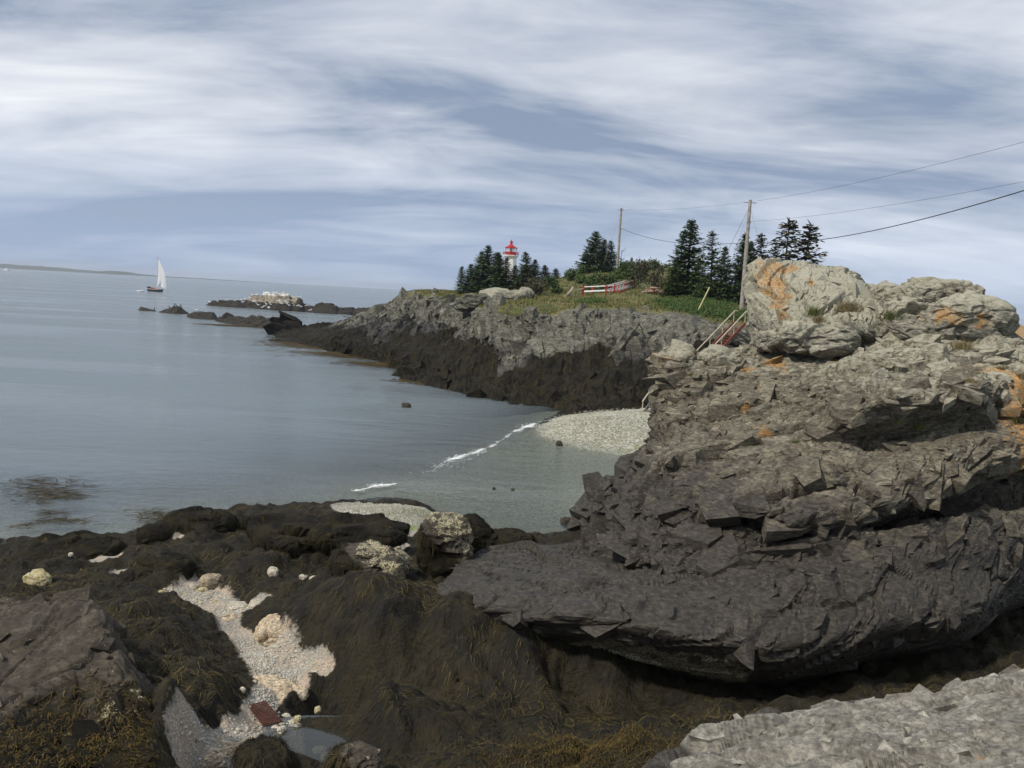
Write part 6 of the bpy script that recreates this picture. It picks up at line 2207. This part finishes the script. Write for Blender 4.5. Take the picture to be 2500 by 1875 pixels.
db.tube([(-1.5, -.5, .1), (0, -.62, .12), (1.0, -.45, .22), (1.5, 0, .38), (1.0, .45, .22), (0, .62, .12), (-1.5, .5, .1)], [.22, .26, .26, .24, .26, .26, .22], 9)
db.build('tube', M_WHITE, dg_, True)
df_ = MB()
df_.box((-.2, 0, 0), (2.4, 1.0, .12))
df_.build('floor', M_WHITE, dg_)
c_ = PZ(14, 656.5, 0)
D = 1800
c_ = P(14, 657, D)
c_[2] = 0
fbo = empty('motorboat', c_)
tag(fbo, 'tiny white boat near the horizon at the left edge', 'boat')
q1 = MB()
q1.poly([(-6, -1.6, 0), (5, -1.4, 0), (8, 0, 0), (5, 1.4, 0), (-6, 1.6, 0), (-6, -1.9, 2), (5.5, -1.7, 2.4), (9.5, 0, 2.9), (5.5, 1.7, 2.4), (-6, 1.9, 2)], [(0, 1, 6, 5), (1, 2, 7, 6), (2, 3, 8, 7), (3, 4, 9, 8), (4, 0, 5, 9), (5, 6, 7, 8, 9)])
q1.build('hull', M_WHITE, fbo)
q2 = MB()
q2.box((1, 0, 3.4), (5, 2.6, 2.4))
q2.build('wheelhouse', M_WHITE, fbo)

# ------------------------------------------------------------------ distant shore and air
prof = [(-700, 18), (-300, 16), (-60, 14), (0, 13), (60, 12), (130, 11), (190, 8), (235, 7), (255, 10), (290, 9.5), (330, 5), (400, 2.5), (520, 1.8), (620, 1.0), (700, -.5), (800, -1)]
Dh = 4300.
rowsd = [[], [], [], []]
for px, hpx in prof:
    x_ = (px - 1250) / F * Dh
    z_ = hpx * .72 * Dh / F
    rowsd[0].append((x_, Dh - 40, -2.))
    rowsd[1].append((x_, Dh, z_ * .75))
    rowsd[2].append((x_ * 1.03, Dh + 160, z_ * 1.02))
    rowsd[3].append((x_ * 1.1, Dh + 600, -2.))
Gd, _v = loft(rowsd, 500, 24)
Vd = Gd.reshape(-1, 3)
Vd[:, 2] += np.clip(Vd[:, 2], 0, 10) * .35 * fbm(Vd, .02, 4, .6, 77)
M_FAR = plain('far_forest', (.035, .05, .03), .9, .3, .004)
tag(obj('distant_shore', mk_mesh('distant_shore', Vd, grid_faces(*Gd.shape[:2]), M_FAR)), kind='structure')
# orange-brown weedy flat seen past the right end of the outcrop
q3 = [[(2440, 835, 75), (2520, 838, 75), (2700, 850, 75)], [(2440, 812, 85), (2520, 814, 85), (2700, 822, 85)], [(2440, 812, 95), (2520, 813, 95), (2700, 820, 95)]]
rowsq = [[P(2400, 900, 60), P(2520, 905, 60), P(2800, 920, 60)]] + [rowP(r_) for r_ in q3]
rowsq = [[p_ + np.array([0, -6, -6]) for p_ in rowsq[0]]] + rowsq + [[p_ + np.array([0, 5, -7]) for p_ in rowsq[-1]]]
Gq, _v = loft(rowsq, 80, 60)
nq = grid_normals(Gq).reshape(-1, 3)
Vq = Gq.reshape(-1, 3)
Vq = Vq + nq * (.35 * fbm(Vq, .5, 4, .6, 99))[:, None]
tag(obj('lichen_bank', mk_mesh('lichen_bank', Vq, grid_faces(*Gq.shape[:2]), M_TOP, zeros_attr(len(Vq), orange=np.full(len(Vq), .95)))), 'orange lichen covered bank beyond the right end of the outcrop', 'rock')

hz_ = MB()
hz_.box((0, 0, 13.5), (13400, 13400, 43))
mh, th = new_mat('haze_air')
pv = th.n('ShaderNodeVolumePrincipled')
pv.inputs['Color'].default_value = (.84, .91, 1.0, 1)
pv.inputs['Density'].default_value = 1.5e-4
pv.inputs['Anisotropy'].default_value = .2
ho = th.n('ShaderNodeOutputMaterial')
th.put(ho.inputs['Volume'], pv.outputs[0])
mh.cycles.homogeneous_volume = True
tag(hz_.build('haze', mh), 'thin bluish sea haze over the whole view', 'haze', kind='stuff')
